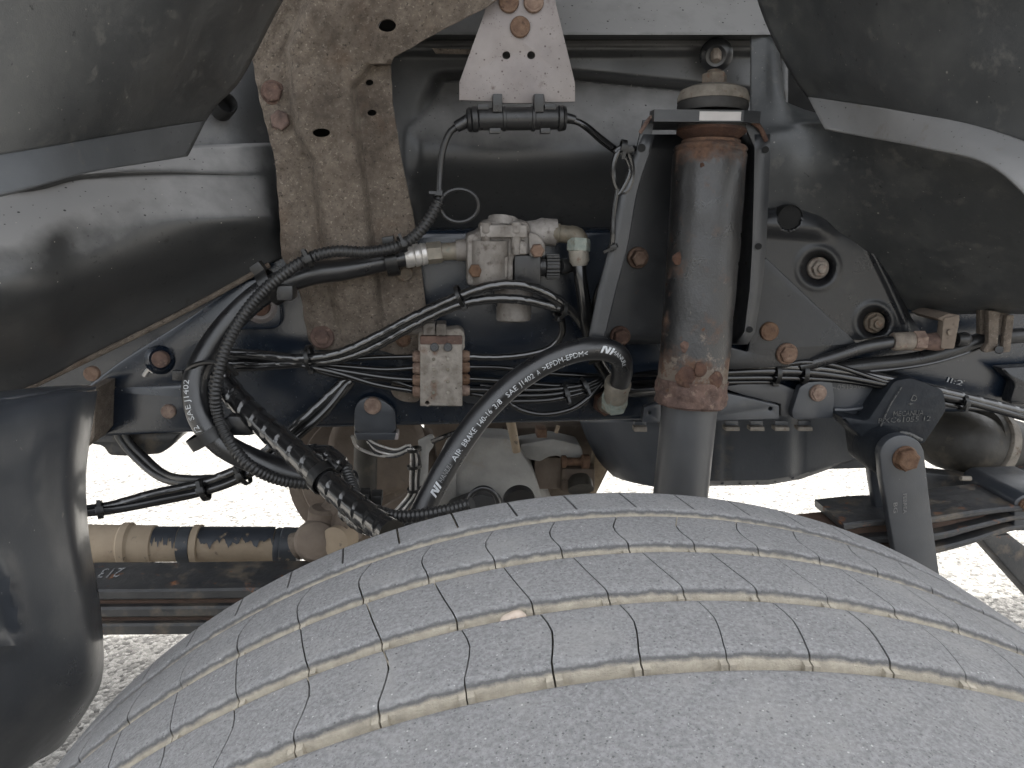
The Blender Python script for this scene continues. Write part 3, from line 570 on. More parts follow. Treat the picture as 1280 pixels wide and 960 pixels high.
# ================================================================== brown stamped bracket
br = thing('stamped_bracket', 'mud brown stamped steel bracket with a raised rib, bolted to the chassis rail', 'bracket', P(460, 435, .98))
BRL = [(-230, 440), (-120, 400), (0, 352), (45, 330), (72, 316), (100, 320), (130, 326), (200, 344), (270, 350), (320, 352), (342, 368), (372, 377), (400, 381), (424, 386), (438, 396)]
BRR = [(-230, 760), (-120, 690), (0, 622), (8, 610), (40, 548), (72, 492), (78, 488), (130, 491), (200, 502), (270, 517), (330, 526), (380, 532), (400, 533), (410, 526), (428, 452)]
def bracket():
    lx = lambda y: np.interp(y, [a for a, b in BRL], [b for a, b in BRL]); rx = lambda y: np.interp(y, [a for a, b in BRR], [b for a, b in BRR])
    ys = np.r_[np.linspace(-230, 0, 20), np.linspace(4, 424, 150), np.linspace(426, 437, 5)]; nx = 90; V = []
    for y in ys:
        for i in range(nx):
            u = i/(nx-1); x = lx(y)+(rx(y)-lx(y))*u
            Y = float(np.interp(y, [-230, 0, 80, 200, 300, 360, 437], [.86, .935, .955, .955, .962, .975, .984]))
            # raised centre rib: between two curves that follow the stamped edges
            le = float(np.interp(y, [-230, 0, 60, 130, 170, 200, 300, 437], [480, 385, 362, 366, 375, 392, 405, 430]))
            re = float(np.interp(y, [-230, 0, 70, 80, 110, 200, 300, 437], [900, 760, 560, 462, 440, 450, 463, 480]))
            rib = sst(-6, 7, x-le)*sst(-6, 7, re-x); Y -= .022*rib*(1-sst(330, 425, y)*.75)
            Y += .0012*math.sin(x*.09+y*.03)*math.sin(y*.07-x*.02)+.0006*math.sin(x*.31+y*.17)
            V.append(P(x, y, Y))
    ny = len(ys); Fc = [(j*nx+i, j*nx+i+1, (j+1)*nx+i+1, (j+1)*nx+i) for j in range(ny-1) for i in range(nx-1)]
    o = link('stamping', MB().add(V, Fc).mesh(), 'dirty_steel', br, smooth=60, solid=.005)
    # holes are cut through
    cut = MB()
    for (hx, hy, rx_, ry_) in ((486, 38, 11, 7.5), (404, 167, 11, 5.5), (461, 102, 5, 4), (464, 140, 6, 4)):
        V = []; n = 16
        for dY in (-.06, .06):
            for k in range(n): a = 2*math.pi*k/n; q = P(hx+rx_*math.cos(a), hy+ry_*math.sin(a), .945); V.append((q.x, q.y+dY, q.z))
        cut.add(V, [(k, (k+1) % n, n+(k+1) % n, n+k) for k in range(n)]+[tuple(range(n))[::-1], tuple(range(n, 2*n))])
    cm = cut.mesh(); co = bpy.data.objects.new('cut', cm); COL.objects.link(co); co.location = -BASE[br.name]*0
    o2 = o; md = o2.modifiers.new('holes', 'BOOLEAN'); md.object = co; md.operation = 'DIFFERENCE'; md.solver = 'FAST'
    bpy.context.view_layer.update()
    me = bpy.data.meshes.new_from_object(o2.evaluated_get(bpy.context.evaluated_depsgraph_get())); o2.modifiers.clear(); o2.data = me; bpy.data.objects.remove(co)
bracket()
for hx, hy, rx_ in ((486, 38, 13), (404, 167, 13), (461, 102, 6), (464, 140, 7)): lathe('hole_dark_plug', (hx, hy, .965), (hx, hy, .985), [(0, rx_), (1, rx_)], 'hole_shade', br, n=16)  # black plugs added behind the holes to paint them dark
bolt(342, 116, .956, 13, br, 'rust', flange=1.2, h=.7); bolt(352, 151, .958, 13, br, 'rust', flange=1.15, h=.7)
bolt(403, 421, .98, 10.5, br, 'rust', flange=1.45, h=.4); bolt(506, 341, .966, 8, br, 'bolt_dirty', flange=1.3, h=.4)
# ================================================================== pale sensor plate and connector
sp = thing('sensor_plate', 'pale trapezoid metal plate holding the black cable connector', 'mounting plate', P(646, 127, .93))
plate('plate', [(560, -150), (735, -150), (688, 0), (719, 104), (719, 127), (684, 127), (684, 120), (668, 119), (667, 128), (628, 128), (628, 120), (616, 119), (615, 126), (574, 126), (574, 103), (613, 0), (600, -60)][0:0] or
      [(613, -40), (690, -40), (694, 0), (719, 104), (719, 127), (681, 128), (680, 119), (668, 119), (667, 129), (628, 129), (627, 119), (616, 119), (615, 127), (574, 125), (574, 103), (606, 14)], .93, .005, 'pale_plate', sp, holes=[(633, 69, 5, 5), (664, 69, 5, 5)])
for bx, by in ((650, 34), (636, 3), (667, 3)): bolt(bx, by, .929, 10.5, sp, 'bolt_rust', flange=1.2, h=.3)
slab('arm', P(600, 0, .97).x, P(700, 0, .97).x, .936, 1.03, P(640, -20, .95).z, P(640, -40, .95).z+.02, 'pale_plate', sp)
cn = thing('cable_connector', 'black cylindrical inline plug clipped under the pale plate', 'connector', P(645, 160, .925))
YC = .925
lathe('plug_body', (597, 149, YC), (698, 148, YC), [(0, 12), (.02, 13.5), (.30, 13.5), (.31, 15), (.34, 15), (.345, 14), (.66, 14), (.67, 15.5), (.70, 15.5), (.71, 13.5), (.98, 13.5), (1, 12)], 'connector', cn)
lathe('locking_ring', (583, 150, YC), (598, 149, YC), [(0, 10), (.1, 14), (.35, 15.5), (.4, 13.5), (.5, 15.5), (.9, 15.5), (1, 13)], 'connector', cn)
lathe('locking_ring', (697, 148, YC), (708, 148, YC), [(0, 13), (.1, 15.5), (.5, 15.5), (.55, 13.5), (.65, 15), (.9, 14), (1, 9)], 'connector', cn)
for x in (622, 674):
    box('clip', x-6, 117, x+6, 140, .912, .02, 'connector', cn); box('latch', x-10 if x < 650 else x+2, 160, x+4 if x < 650 else x+14, 167, .918, .012, 'connector', cn, bev=.0008)
for x in (604, 688): box('lug', x-7, 130, x+7, 137, .915, .014, 'connector', cn, bev=.0008)
lathe('cable_gland', (586, 150, YC), (570, 159, YC), [(0, 8), (1, 7)], 'black_rubber', cn); lathe('cable_gland', (706, 147, YC), (719, 150, YC), [(0, 6.5), (1, 5.5)], 'black_rubber', cn)
# sensor leads
c1 = thing('sensor_lead', 'thin grey black cable curving from the plug down into ribbed conduit, with a ring', 'cable', P(550, 300, .93))
q1 = [(574, 157, .925), (562, 166, .925), (553, 190, .925), (550, 220, .925), (549, 250, .92)]
tube('lead', q1, 4.2, 'conduit', c1); tie(q1, .93, 6, c1)
tube('ring', [(574+24*math.cos(a), 257+20.5*math.sin(a), .917+.003*math.sin(a)) for a in np.linspace(2.7, 2.7+2*math.pi*1.02, 22)], 2.6, 'conduit', c1, n=8, step=.003)
c2 = thing('sensor_lead', 'thin black cable coiled in an oval loop beside the shock bracket', 'cable', P(770, 300, .9))
q2 = [(712, 149, .925), (730, 156, .92), (750, 172, .905), (768, 186, .89)]
tube('lead', q2, 4.0, 'nylon_tube', c2); tube('lead', [(718, 151, .928), (734, 162, .922), (752, 178, .907), (769, 190, .893)], 2.5, 'nylon_tube', c2)
tube('loop', [(778+13*math.cos(a)+(y_*.06), 213+28*math.sin(a), .885) for a, y_ in zip(np.linspace(-2.2, 4.4, 26), np.linspace(-20, 30, 26))], 3.4, 'nylon_tube', c2, n=8, step=.003)
tube('loop', [(777, 188, .883), (786, 205, .883), (787, 218, .882), (776, 240, .883), (770, 246, .885)], 2.4, 'nylon_tube', c2, n=8)
q3 = [(772, 236, .885), (767, 270, .885), (765, 308, .885), (757, 340, .90), (744, 370, .925), (738, 420, .95), (742, 450, .96)]
tube('lead', q3, 3.2, 'nylon_tube', c2); tie([(764, 184, .888), (776, 184, .888), (786, 186, .888)], .5, 8, c2, w=.006)
for yy, xx in ((186, 788), (308, 766)):
    tie([(xx-4, yy-6, .885), (xx, yy, .885), (xx+2, yy+8, .885)], .5, 5, c2); tube('push_clip', [(xx, yy, .886), (xx+8, yy+0, .89), (xx+14, yy+1, .90)], 3, 'tie_plastic', c2, n=8, step=.002)
# ================================================================== shock bracket + shock absorber
sb = thing('shock_bracket', 'dark grey channel bracket enclosing the rusty shock absorber', 'bracket', P(850, 440, .95))
def chan():
    rows = [  # y, L0, L1, L2, R2, R1, R0
     (168, 804, 816, 809, 930, 944, 962), (188, 795, 811, 804, 928, 944, 962), (240, 775, 795, 787, 924, 943, 960), (308, 762, 783, 774, 918, 941, 957), (360, 748, 769, 760, 914, 938, 952), (415, 737, 756, 748, 908, 931, 943), (430, 735, 754, 745, 903, 922, 934)]
    V = []; 
    for (y, a, b, c, d, e, f) in rows:
        Yf = .885; Yw = .980; pr = [(a, Yf), ((a+b)/2, Yf), (b-1.5, Yf), (b, Yf+.0015), (b-.3, Yf+.006), (c+.5, Yw-.012), (c+2, Yw-.003), (c+5, Yw), (d-6, Yw), (d-1, Yw-.003), (d+1, Yw-.014), (e-.5, Yf+.006), (e+.5, Yf), (f, Yf)]
        V += [P(x, y, Y) for x, Y in pr]
    n = 14; Fc = [(i*n+j, i*n+j+1, (i+1)*n+j+1, (i+1)*n+j) for i in range(len(rows)-1) for j in range(n-1)]
    return link('channel', MB().add(V, Fc).mesh(), 'bracket_paint', sb, smooth=22, solid=.004)
chan()
# horizontal top plate that carries the damper stud
def topplate():
    pts = [(818, 140, .86), (930, 139, .86), (951, 139, .872), (948, 139, .89), (926, 139, .975), (815, 139, .975), (812, 139, .885)]
    V = [P(*p) for p in pts]; zt = P(870, 137, .86).z; V = [Vector((v.x, v.y, zt)) for v in V]; V2 = [v-Vector((0, 0, .0125)) for v in V]; n = len(V)
    return link('top_plate', MB().add(V+V2, [tuple(range(n)), tuple(range(n, 2*n))[::-1]]+[(i, (i+1) % n, n+(i+1) % n, n+i) for i in range(n)]).mesh(), 'bracket_paint', sb, smooth=20)
TP = topplate()
plate('gusset', [(804, 150), (818, 148), (813, 182), (795, 190)], .884, .005, 'bracket_paint', sb); plate('gusset', [(928, 150), (950, 152), (963, 178), (961, 186), (944, 186)], .884, .005, 'bracket_paint', sb)
tube('weld', [(800, 166, .883), (812, 148, .876), (820, 146, .872)], 2.5, 'rust', sb, n=8, step=.002); tube('weld', [(940, 152, .878), (950, 160, .880), (958, 176, .883)], 3, 'rust', sb, n=8, step=.002)
bolt(797, 322, .976, 10.5, sb, 'bolt_rust', flange=1.25, h=.9); bolt(775, 420, .976, 10.5, sb, 'rust', flange=1.2, h=.9)
for hx, hy, rr in ((802, 185, 5), (957, 187, 4), (948, 308, 4), (937, 412, 4)): lathe('rivet_hole_dark', (hx, hy, .8815), (hx, hy, .889), [(0, rr), (1, rr)], 'hole_shade', sb, n=14)  # solid black discs painted as the dark of small holes
tube('edge_bead', [(811, 190, .884), (795, 240, .884), (783, 308, .884), (769, 360, .884), (756, 414, .884)], 1.1, 'bracket_paint', sb, n=6)
sh = thing('shock_absorber', 'grey telescopic shock absorber with a rusty dust tube', 'shock absorber', P(846, 640, .86))
A0, A1 = (892, 112, .905), (848, 640, .86)
def ax(py): t = (py-112)/(640-112); return (892-44*t+4*math.sin(t*3.1), py, .905-.045*t)
def seg(name, y0, y1, prof, mat, n=32, **k): return lathe(name, ax(y0), ax(y1), prof, mat, sh, n=n, **k)
lathe('stud', (893, 88, .915), (892, 140, .907), [(0, 7), (.02, 9), (1, 9)], 'bolt_dirty', sh, n=14); lathe('lock_nut', (893, 92, .915), (893, 111, .913), [(0, 14), (.1, 15.5), (.9, 15.5), (1, 14)], 'bolt_dirty', sh, n=6, smooth=20)
seg('washer', 110, 129, [(0, 30), (.25, 40), (.7, 43), (1, 43), (1, 30)], 'washer'); seg('bush', 126, 142, [(0, 41), (.5, 43), (1, 41)], 'bush_rubber')
seg('bush', 152, 166, [(0, 41), (.8, 41), (1, 37)], 'bush_rubber'); seg('cup_washer', 163, 176, [(0, 42), (.25, 42), (.5, 38), (1, 30)], 'rust')
M('pale_white', [(.38, .36, .35), (.45, .43, .42)], 30, .5, spots=[((.5, .44, .45), 60, .6, .8, .6)])
zs = max(v.co.z for v in TP.data.vertices)+BASE[TP.name].z
xa, xb = P(874, 146, .86).x, P(926, 146, .86).x
link('sticker', MB().add([(xa, .8594, zs-.0018), (xb, .8594, zs-.0018), (xb, .8594, zs-.0112), (xa, .8594, zs-.0112)], [(0, 1, 2, 3)]).mesh(), 'pale_white', TP, smooth=None)
def dust_tube():
    p = np.array([P(*ax(y)) for y in np.linspace(177, 488, 90)]); s = SC(*ax(330)); mb = MB()
    def rad(q, a):
        L = q/q.max(); r = (43.5-1.0*L)*s+0*a
        r = np.where(L < .012, r*.80, np.where(L < .025, r*.96, r)); 
        r = r-s*1.6*(np.abs(L-.045) < .008); return r+.0005*np.sin(a*3+L*9)*np.cos(L*23)
    tube_mb(mb, p, rad, 40); return link('dust_tube', mb.mesh(), 'shock_paint', sh, smooth=35)
DT = dust_tube()
def rust_collar():
    p = np.array([P(*ax(y)) for y in np.linspace(474, 507, 26)]); s = SC(*ax(490))
    tube_mb(mb := MB(), p, lambda q, a: (42.6+.9*np.sin(a*5+q*300)+.6*np.sin(a*11+q*170)+.7*np.sin(a*23-q*420))*s-(q > q.max()*.93)*s*4, 64); return link('rusty_collar', mb.mesh(), 'rust', sh, smooth=60)
rust_collar()
for (x, y, r) in ((846, 426, 8), (848, 462, 15), (880, 466, 11), (843, 322, 9), (862, 452, 9), (866, 208, 4)):
    pp = P(x, y, .87-.0); c = P(*ax(y)); N = Vector((0, 0, CZ))-c; k = SC(*ax(y))*42.5; dx = (x-ax(y)[0])*SC(*ax(y)); q = c+Vector((dx, -math.sqrt(max(0, k*k-dx*dx)), 0))
    stone('rust_blister', q, (r*.0009, .0022, r*.00085), 'rust', seed=int(x), parent=DT, rot=.4)
seg('damper_body', 500, 640, [(0, 33.5), (1, 33.5)], 'shock_lower'); 
# ================================================================== relay valve
rv = thing('relay_valve', 'cast aluminium air relay valve with round lower port mounted on the rail', 'valve', P(640, 400, .96))
YV = .925
plate('body', [(583, 294), (598, 290), (604, 276), (660, 276), (664, 288), (664, 318), (642, 322), (642, 352), (584, 358)], YV, .06, 'cast_alu', rv, bev=.004, rounded=6)
box('upper_flange', 600, 281, 659, 297, YV-.012, .06, 'cast_alu', rv, bev=.003)
for x in (607, 645): lathe('screw_boss', (x, 278, YV-.006), (x, 318, YV-.006), [(0, 8), (.3, 8), (.35, 6.5), (1, 5)], 'cast_alu', rv, n=16)
lathe('top_port', (629, 273, .945), (628, 284, .942), [(0, 13), (0, 19), (.6, 20), (1, 20)], 'cast_alu', rv, n=24)
lathe('barrel', (612, 300, YV+.012), (612, 356, YV+.012), [(0, 26), (.75, 26), (1, 24)], 'cast_alu', rv); plate('web', [(660, 290), (672, 292), (682, 305), (682, 320), (662, 322)], YV-.004, .03, 'cast_alu', rv, bev=.003, rounded=4)
lathe('outlet_neck', (655, 288, .945), (695, 291, .945), [(0, 11), (.35, 14), (.5, 17), (1, 17), (1, 12)], 'cast_alu', rv); lathe('inlet_neck', (590, 312, .945), (570, 313, .945), [(0, 15), (1, 13)], 'cast_alu', rv)
lathe('lower_port', (642, 350, .955), (642, 402, .950), [(0, 24), (.45, 24), (.5, 21), (.62, 21), (.66, 22), (.92, 22), (.97, 21), (1, 17)], 'cast_alu', rv, n=32)
box('cover', 643, 319, 676, 357, YV-.003, .045, 'connector', rv, bev=.003)
plate('rib', [(628, 322), (635, 321), (635, 345), (630, 350)], YV-.006, .012, 'cast_alu', rv, bev=.002); plate('rib', [(648, 305), (651, 301), (656, 301), (659, 305), (659, 318), (648, 318)], YV-.008, .012, 'cast_alu', rv, bev=.002)
bolt(671, 313, YV-.006, 9, rv, 'bolt_rust', flange=0, h=.9); bolt(594, 338, YV-.002, 9, rv, 'bolt_rust', flange=0, h=.7); 
el = thing('elbow_fitting', 'dirty brass elbow fitting screwed into the valve outlet', 'pipe fitting', P(722, 328, .93))
lathe('elbow_neck', (692, 291, .94), (716, 294, .937), [(0, 12), (.3, 12.5), (.32, 11), (1, 11)], 'brass_dirty', el); tube('elbow', [(712, 293, .937), (722, 296, .934), (724, 306, .931), (724, 314, .93)], 11.5, 'brass_dirty', el, n=14, step=.003)
lathe('hose_nut', (724, 298, .93), (723, 315, .928), [(0, 13), (.2, 14.5), (.9, 14.5), (1, 12)], 'verdigris', el, n=6, smooth=20); lathe('ferrule', (723, 312, .928), (725, 332, .928), [(0, 12.5), (.7, 12.5), (1, 9)], 'brass_dirty', el)
pl = thing('plug_connector', 'black ribbed electrical plug on the valve side', 'connector', P(700, 345, .95))
YP = .94
lathe('ribbed_collar', (681, 333, YP), (699, 333, YP), [(0, 12), (.1, 14.5), (.9, 14.5), (1, 12)], 'connector', pl, n=26)
for k in range(9):
    a = -1.2+k*.3; box_mb(mb := MB(), P(690, 333, YP)+Vector((0, -math.cos(a)*.0152, math.sin(a)*.0152)), (.0078, 0, 0), (0, .0012, 0), (0, 0, .0012), .0003); link('grip', mb.mesh(), 'connector', pl)
lathe('plug_neck', (674, 333, YP), (684, 333, YP), [(0, 12), (1, 12)], 'connector', pl); lathe('cable_boot', (699, 333, YP), (716, 333, YP+.01), [(0, 10), (.5, 10), (.55, 8), (1, 7)], 'connector', pl)
# hose down from the elbow
dh = thing('nylon_hose', 'glossy black nylon air pipe running down from the brass elbow', 'hose', P(735, 420, .93))
qd = [(724, 326, .928), (726, 350, .925), (731, 385, .925), (735, 415, .93), (742, 438, .945), (756, 464, .955), (782, 487, .965), (830, 487, .975), (900, 482, .978)]
tube('pipe', qd, 8, 'nylon_tube', dh, n=16); tie(qd, .38, 10, dh, w=.006)
# inlet fitting of the big hose
bf = thing('hose_coupling', 'dirty brass hose coupling with a shiny ferrule left of the relay valve', 'pipe fitting', P(545, 325, .94))
lathe('neck', (584, 313, .945), (552, 315, .944), [(0, 12), (.2, 11), (1, 11)], 'brass_dirty', bf); lathe('hex_nut', (553, 315, .944), (532, 317, .943), [(0, 11), (.08, 13.5), (.9, 13.5), (1, 11)], 'brass_dirty', bf, n=6, smooth=20)
lathe('ferrule', (534, 317, .943), (506, 321, .94), [(0, 11), (.05, 13.5), (.25, 14.5), (.3, 13), (.4, 14.5), (.55, 14.5), (.6, 13), (.68, 14.5), (.9, 14.5), (1, 14)], 'zinc', bf)
# ================================================================== junction block with push-in tubes
jb = thing('junction_block', 'dirty steel pneumatic junction block with eight rusty push-in fittings', 'junction block', P(552, 508, .96))
YJ = .935
plate('block', [(525, 430), (578, 426), (578, 508), (525, 508)], YJ, .045, 'block_steel', jb, bev=.0015, rounded=1.5, holes=[(534, 504, 2.6, 2.6)])
plate('upper_plate', [(523, 415), (575, 411), (581, 417), (581, 436), (576, 440), (523, 440)], YJ+.004, .03, 'block_steel', jb, bev=.0012, rounded=3)
box('rusty_ledge', 525, 420, 578, 431, YJ-.001, .02, 'rust', jb, bev=.002)
for x in (543, 560):
    lathe('socket_screw', (x, 434, YJ+.001), (x, 434, YJ-.004), [(0, 5.5), (.8, 5.5), (1, 4.8), (1, 3.2), (.6, 3.0), (.6, .1)], 'connector', jb, n=18); lathe('screw_socket', (x, 434, YJ-.001), (x, 434, YJ-.003), [(0, 2.2), (1, 2.2)], 'conduit', jb, n=6)
for i, y in enumerate((446, 460, 475, 489)):
    lathe('push_fitting', (526, y, YJ+.02), (516, y, YJ+.02), [(0, 8), (.75, 8), (.8, 7), (1, 6.5)], 'bolt_rust', jb, n=12, smooth=25); lathe('push_fitting', (577, y-1, YJ+.02), (587, y-1, YJ+.02), [(0, 7.5), (.75, 7.5), (.8, 6.5), (1, 6)], 'bolt_rust', jb, n=12, smooth=25)
    for x in (542, 560): lathe('rivet', (x, y+(2 if i else 3), YJ+.001), (x, y+(2 if i else 3), YJ-.0012), [(0, 2.2), (.8, 2.2), (1, 1.6)], 'brass_dirty', jb, n=10)
bf2 = lathe('test_port', (508, 414, .945), (530, 413, .945), [(0, 5), (1, 5)], 'cast_alu', jb); box('port_nut', 529, 404, 544, 419, .93, .03, 'cast_alu', jb, bev=.002); box('port_nut', 545, 405, 558, 420, .93, .03, 'cast_alu', jb, bev=.002); lathe('port_arm', (493, 416, .95), (512, 414, .947), [(0, 4), (1, 5)], 'cast_alu', jb)
plate('back_bracket', [(468, 415), (525, 412), (525, 440), (500, 445), (468, 436)], .972, .02, 'dirty_steel', jb, rounded=4); bolt(504, 424, .972, 8, jb, 'bolt_rust', flange=1.2)
plate('lower_bracket', [(487, 480), (525, 486), (525, 503), (505, 503), (490, 495)], .978, .018, 'dirty_steel', jb, rounded=8); plate('lower_bracket', [(578, 487), (612, 487), (622, 500), (600, 505), (578, 503)], .978, .018, 'link_paint', jb, rounded=6)
# ================================================================== hoses and pipes
big = thing('air_hose', 'thick black rubber air hose looping down from the brass coupling', 'hose', P(280, 560, .85))
qb = [(510, 321, .94), (470, 329, .93), (430, 337, .925), (385, 343, .92), (335, 362, .91), (292, 398, .90), (260, 440, .89), (244, 478, .88), (250, 520, .87), (275, 553, .865), (315, 575, .865), (360, 590, .865), (405, 598, .87), (440, 602, .89)]
pb = pxpath(qb, 10, .006); rb = 16*SC(300, 450, .89)
_s = np.linspace(0, 1, len(pb)); BH = link('hose', tube_mb(MB(), pb, rb*(1-.25*np.clip((.28-_s)/.28, 0, 1)), 22).mesh(), 'black_rubber', big)
pr = pb[::-1]
sd_ = np.r_[0, np.cumsum(np.linalg.norm(np.diff(pr, axis=0), axis=1))]
i0 = int(np.argmin(np.linalg.norm(pr-np.array(P(262, 540, .865)), axis=1)))
text_on_tube('lettering', '1/2  SAE J1402', pr, rb, sd_[i0], .0105, 'white_print', BH, a0=.72)
def on_path(q, f): p = pxpath(q, 10, .006); i = int(f*(len(p)-1)); return Vector(p[i]), Vector(p[min(i+1, len(p)-1)]-p[max(0, i-1)])
def clamp(px, py, Y, ax, rpx, parent, w=.014, mat='tie_plastic', name='hose_clip', th=.003):
    s = SC(px, py, Y); mb = MB(); c = P(px, py, Y); ring_mb(mb, c, ax, rpx*s, w, th, 20); a = Vector(ax).normalized(); d = Vector((0, 0, 1)); d = (d-a*d.dot(a)).normalized(); box_mb(mb, c+d*(rpx*s+.006), a*w*.5, d*.006, a.cross(d)*.008, .0012)
    return link(name, mb.mesh(), mat, parent)
for (x, y, Y, tx, ty, r) in ((340, 358, .912, -40, 28, 21), (490, 325, .935, -40, 6, 17), (258, 545, .865, 20, 28, 21)):
    axv = P(x+tx, y+ty, Y)-P(x, y, Y); clamp(x, y, Y, axv, r, big)
box('clip_block', 345, 357, 366, 376, .885, .03, 'conduit', big, bev=.003); box('clip_block', 282, 520, 318, 546, .865, .03, 'black_rubber', big, bev=.006)
tube('tie_band', [(231, 470, .885), (238, 459, .872), (258, 453, .862), (282, 456, .864), (296, 468, .875)], 3.4, 'tie_plastic', big, n=8, step=.003); box('tie_head', 215, 464, 228, 476, .885, .008, 'conduit', big, bev=.001)
co = thing('ribbed_conduit', 'thin ribbed black conduit lying along the thick air hose', 'conduit', P(280, 520, .87))
qc = [(549, 252, .915), (535, 276, .912), (515, 298, .91), (490, 310, .905), (455, 315, .90), (420, 314, .895), (388, 322, .89), (355, 342, .885), (325, 368, .882), (300, 400, .875), (282, 435, .866), (272, 470, .86), (269, 495, .858), (272, 518, .862), (283, 545, .855), (310, 580, .84), (350, 600, .85), (400, 606, .86), (440, 612, .87)]
conduit('conduit', qc, 7.5, 'conduit', co)
tie(qc, .30, 11, co, w=.006); tie(qc, .12, 10, co)
# spiral wrapped hose
sw = thing('spiral_wrapped_hose', 'black hose in overlapping spiral wrap running down behind the tyre', 'hose', P(480, 660, .7))
qs = [(268, 452, .915), (283, 482, .90), (310, 513, .875), (345, 545, .84), (385, 580, .80), (425, 617, .76), (462, 647, .72), (490, 668, .68)]
wrapped('spiral_wrap', qs, 16.5, 'wrap_plastic', sw, pitch=.024, amp=.10, n=32)
qs2 = [(400, 565, .86), (425, 580, .84), (437, 602, .82), (447, 625, .79), (470, 640, .76), (500, 650, .72)]
conduit('conduit', qs2, 9, 'conduit', sw); tie(qs, .62, 19, sw, w=.012, hd=(1, 0, .6)); wrapped('spiral_wrap', [(380, 568, .87), (410, 570, .85), (430, 590, .83)], 13, 'wrap_plastic', sw, pitch=.02, amp=.15)
wrapped('spiral_wrap', [(432, 640, .82), (452, 655, .79), (480, 662, .75)], 11, 'wrap_plastic', sw, pitch=.018, amp=.15)
for x, y in ((455, 626), (470, 628)): box('clip_block', x-7, y-8, x+7, y+6, .765, .02, 'tie_plastic', sw, bev=.002)
conduit('conduit', [(470, 640, .73), (490, 645, .72), (520, 645, .71), (560, 638, .70), (590, 630, .69)], 8, 'conduit', sw)
# printed brake hose
mh = thing('brake_hose', 'black rubber brake hose with white printed lettering', 'hose', P(515, 665, .68))
qm = [(770, 493, .93), (775, 477, .915), (778, 462, .90), (774, 446, .885), (758, 437, .875), (735, 436, .868), (708, 442, .864), (675, 457, .86), (640, 481, .855), (607, 513, .848), (578, 551, .838), (553, 591, .826), (533, 629, .815), (520, 656, .805), (505, 692, .79)]
pm = pxpath(qm, 10, .004); rm = 14.8*SC(650, 480, .857)
sm = np.linspace(0, 1, len(pm)); HOSE = link('hose', tube_mb(MB(), pm, rm*(.93+.07*np.clip((sm-.05)/.2, 0, 1)), 26).mesh(), 'black_rubber', mh)
pmr = pm[::-1]; smr = np.r_[0, np.cumsum(np.linalg.norm(np.diff(pmr, axis=0), axis=1))]
MT = np.array(MR.transposed())
def topx(q): c = (q-np.array([0, 0, CZ]))@MT.T; return np.stack([640+F*c[:, 0]/c[:, 1], 480-F*c[:, 2]/c[:, 1]], 1)
PXM = topx(pmr)
def sat(x, y, Y=0):
    d = np.linalg.norm(PXM-np.array([x, y]), axis=1); return smr[int(np.argmin(d))]
def fit_text(body, a, b, size, a0, mat='white_print', slant=0):
    s0, s1 = sat(*a), sat(*b); me = text_mesh(body, size, 0, 0); w = max(v.co.x for v in me.vertices); bpy.data.meshes.remove(me)
    me = text_mesh(body, size); k = (s1-s0)/w; T = np.gradient(pmr, axis=0); T /= np.linalg.norm(T, axis=1)[:, None]; C = np.array([0, 0, CZ])
    for v in me.vertices:
        y = v.co.y-size*.35; q = s0+(v.co.x+slant*v.co.y)*k
        c = np.array([np.interp(q, smr, pmr[:, i]) for i in range(3)]); t = np.array([np.interp(q, smr, T[:, i]) for i in range(3)]); t /= np.linalg.norm(t)
        N = C-c; N -= t*N.dot(t); N /= np.linalg.norm(N); U = np.cross(N, t); A = a0+y/rm; v.co = c+(rm+.0003)*(N*math.cos(A)+U*math.sin(A))
    link('lettering', me, mat, HOSE, smooth=80)
for body, a, b, a0 in (('AIR', (567, 577), (578, 563), -.25), ('BRAKE', (581, 560), (599, 541), -.28), ('140-16', (601, 538), (619, 520), -.32), ('3/8', (623, 515), (632, 507), -.36), ('SAE', (636, 502), (650, 491), -.4), ('J1402', (653, 488), (672, 477), -.42), ('A', (675, 476), (679, 474), -.42), ('>EPDM-EPDM<', (683, 470), (732, 449), -.36)): fit_text(body, a, b, .0092, a0)
def logo(at, a0):      # slanted bar mark in front of the maker's name
    for i, (x0, sl) in enumerate(((0, .9), (.0042, -.5), (.0072, .9), (.0114, .9))):
        s0 = sat(*at)+x0; V = []
        for j in range(5):
            y = (j/4-.5)*.0085
            for dx in (0, .0026):
                q = s0+dx+sl*y*.45; c = np.array([np.interp(q, smr, pmr[:, k]) for k in range(3)]); T = np.gradient(pmr, axis=0); t = np.array([np.interp(q, smr, T[:, k]) for k in range(3)]); t /= np.linalg.norm(t); N = np.array([0, 0, CZ])-c; N -= t*N.dot(t); N /= np.linalg.norm(N); U = np.cross(N, t); A = a0+y/rm; V.append(Vector(c+(rm+.0004)*(N*math.cos(A)+U*math.sin(A))))
        link('logo_bar', MB().add(V, [(2*j, 2*j+1, 2*j+3, 2*j+2) for j in range(4)]).mesh(), 'white_print', HOSE, smooth=80)
logo((537, 618), -.2); fit_text('MANULI.', (549, 601), (566, 579), .008, -.22, 'worn_print', .2)
logo((744, 446), -.05); fit_text('MANULI.', (757, 441), (775, 447), .0072, -.05, 'white_print', .2)
lathe('ferrule', (773, 476, .918), (769, 498, .934), [(0, 15), (.1, 16.5), (.35, 16.5), (.4, 14.5), (.6, 15.5), (.9, 15.5), (1, 14)], 'brass_dirty', mh); lathe('hex_nut', (769, 489, .93), (768, 511, .944), [(0, 14), (.1, 16.5), (.85, 16.5), (1, 13)], 'verdigris', mh, n=6, smooth=20)
tube('bulkhead', [(768, 505, .945), (760, 505, .965), (756, 503, 1.0)], 12, 'bolt_dirty', mh, n=16, step=.004); lathe('lock_nut', (756, 503, .998), (758, 504, .978), [(0, 16), (.9, 16), (1, 14)], 'rust', mh, n=6, smooth=20)
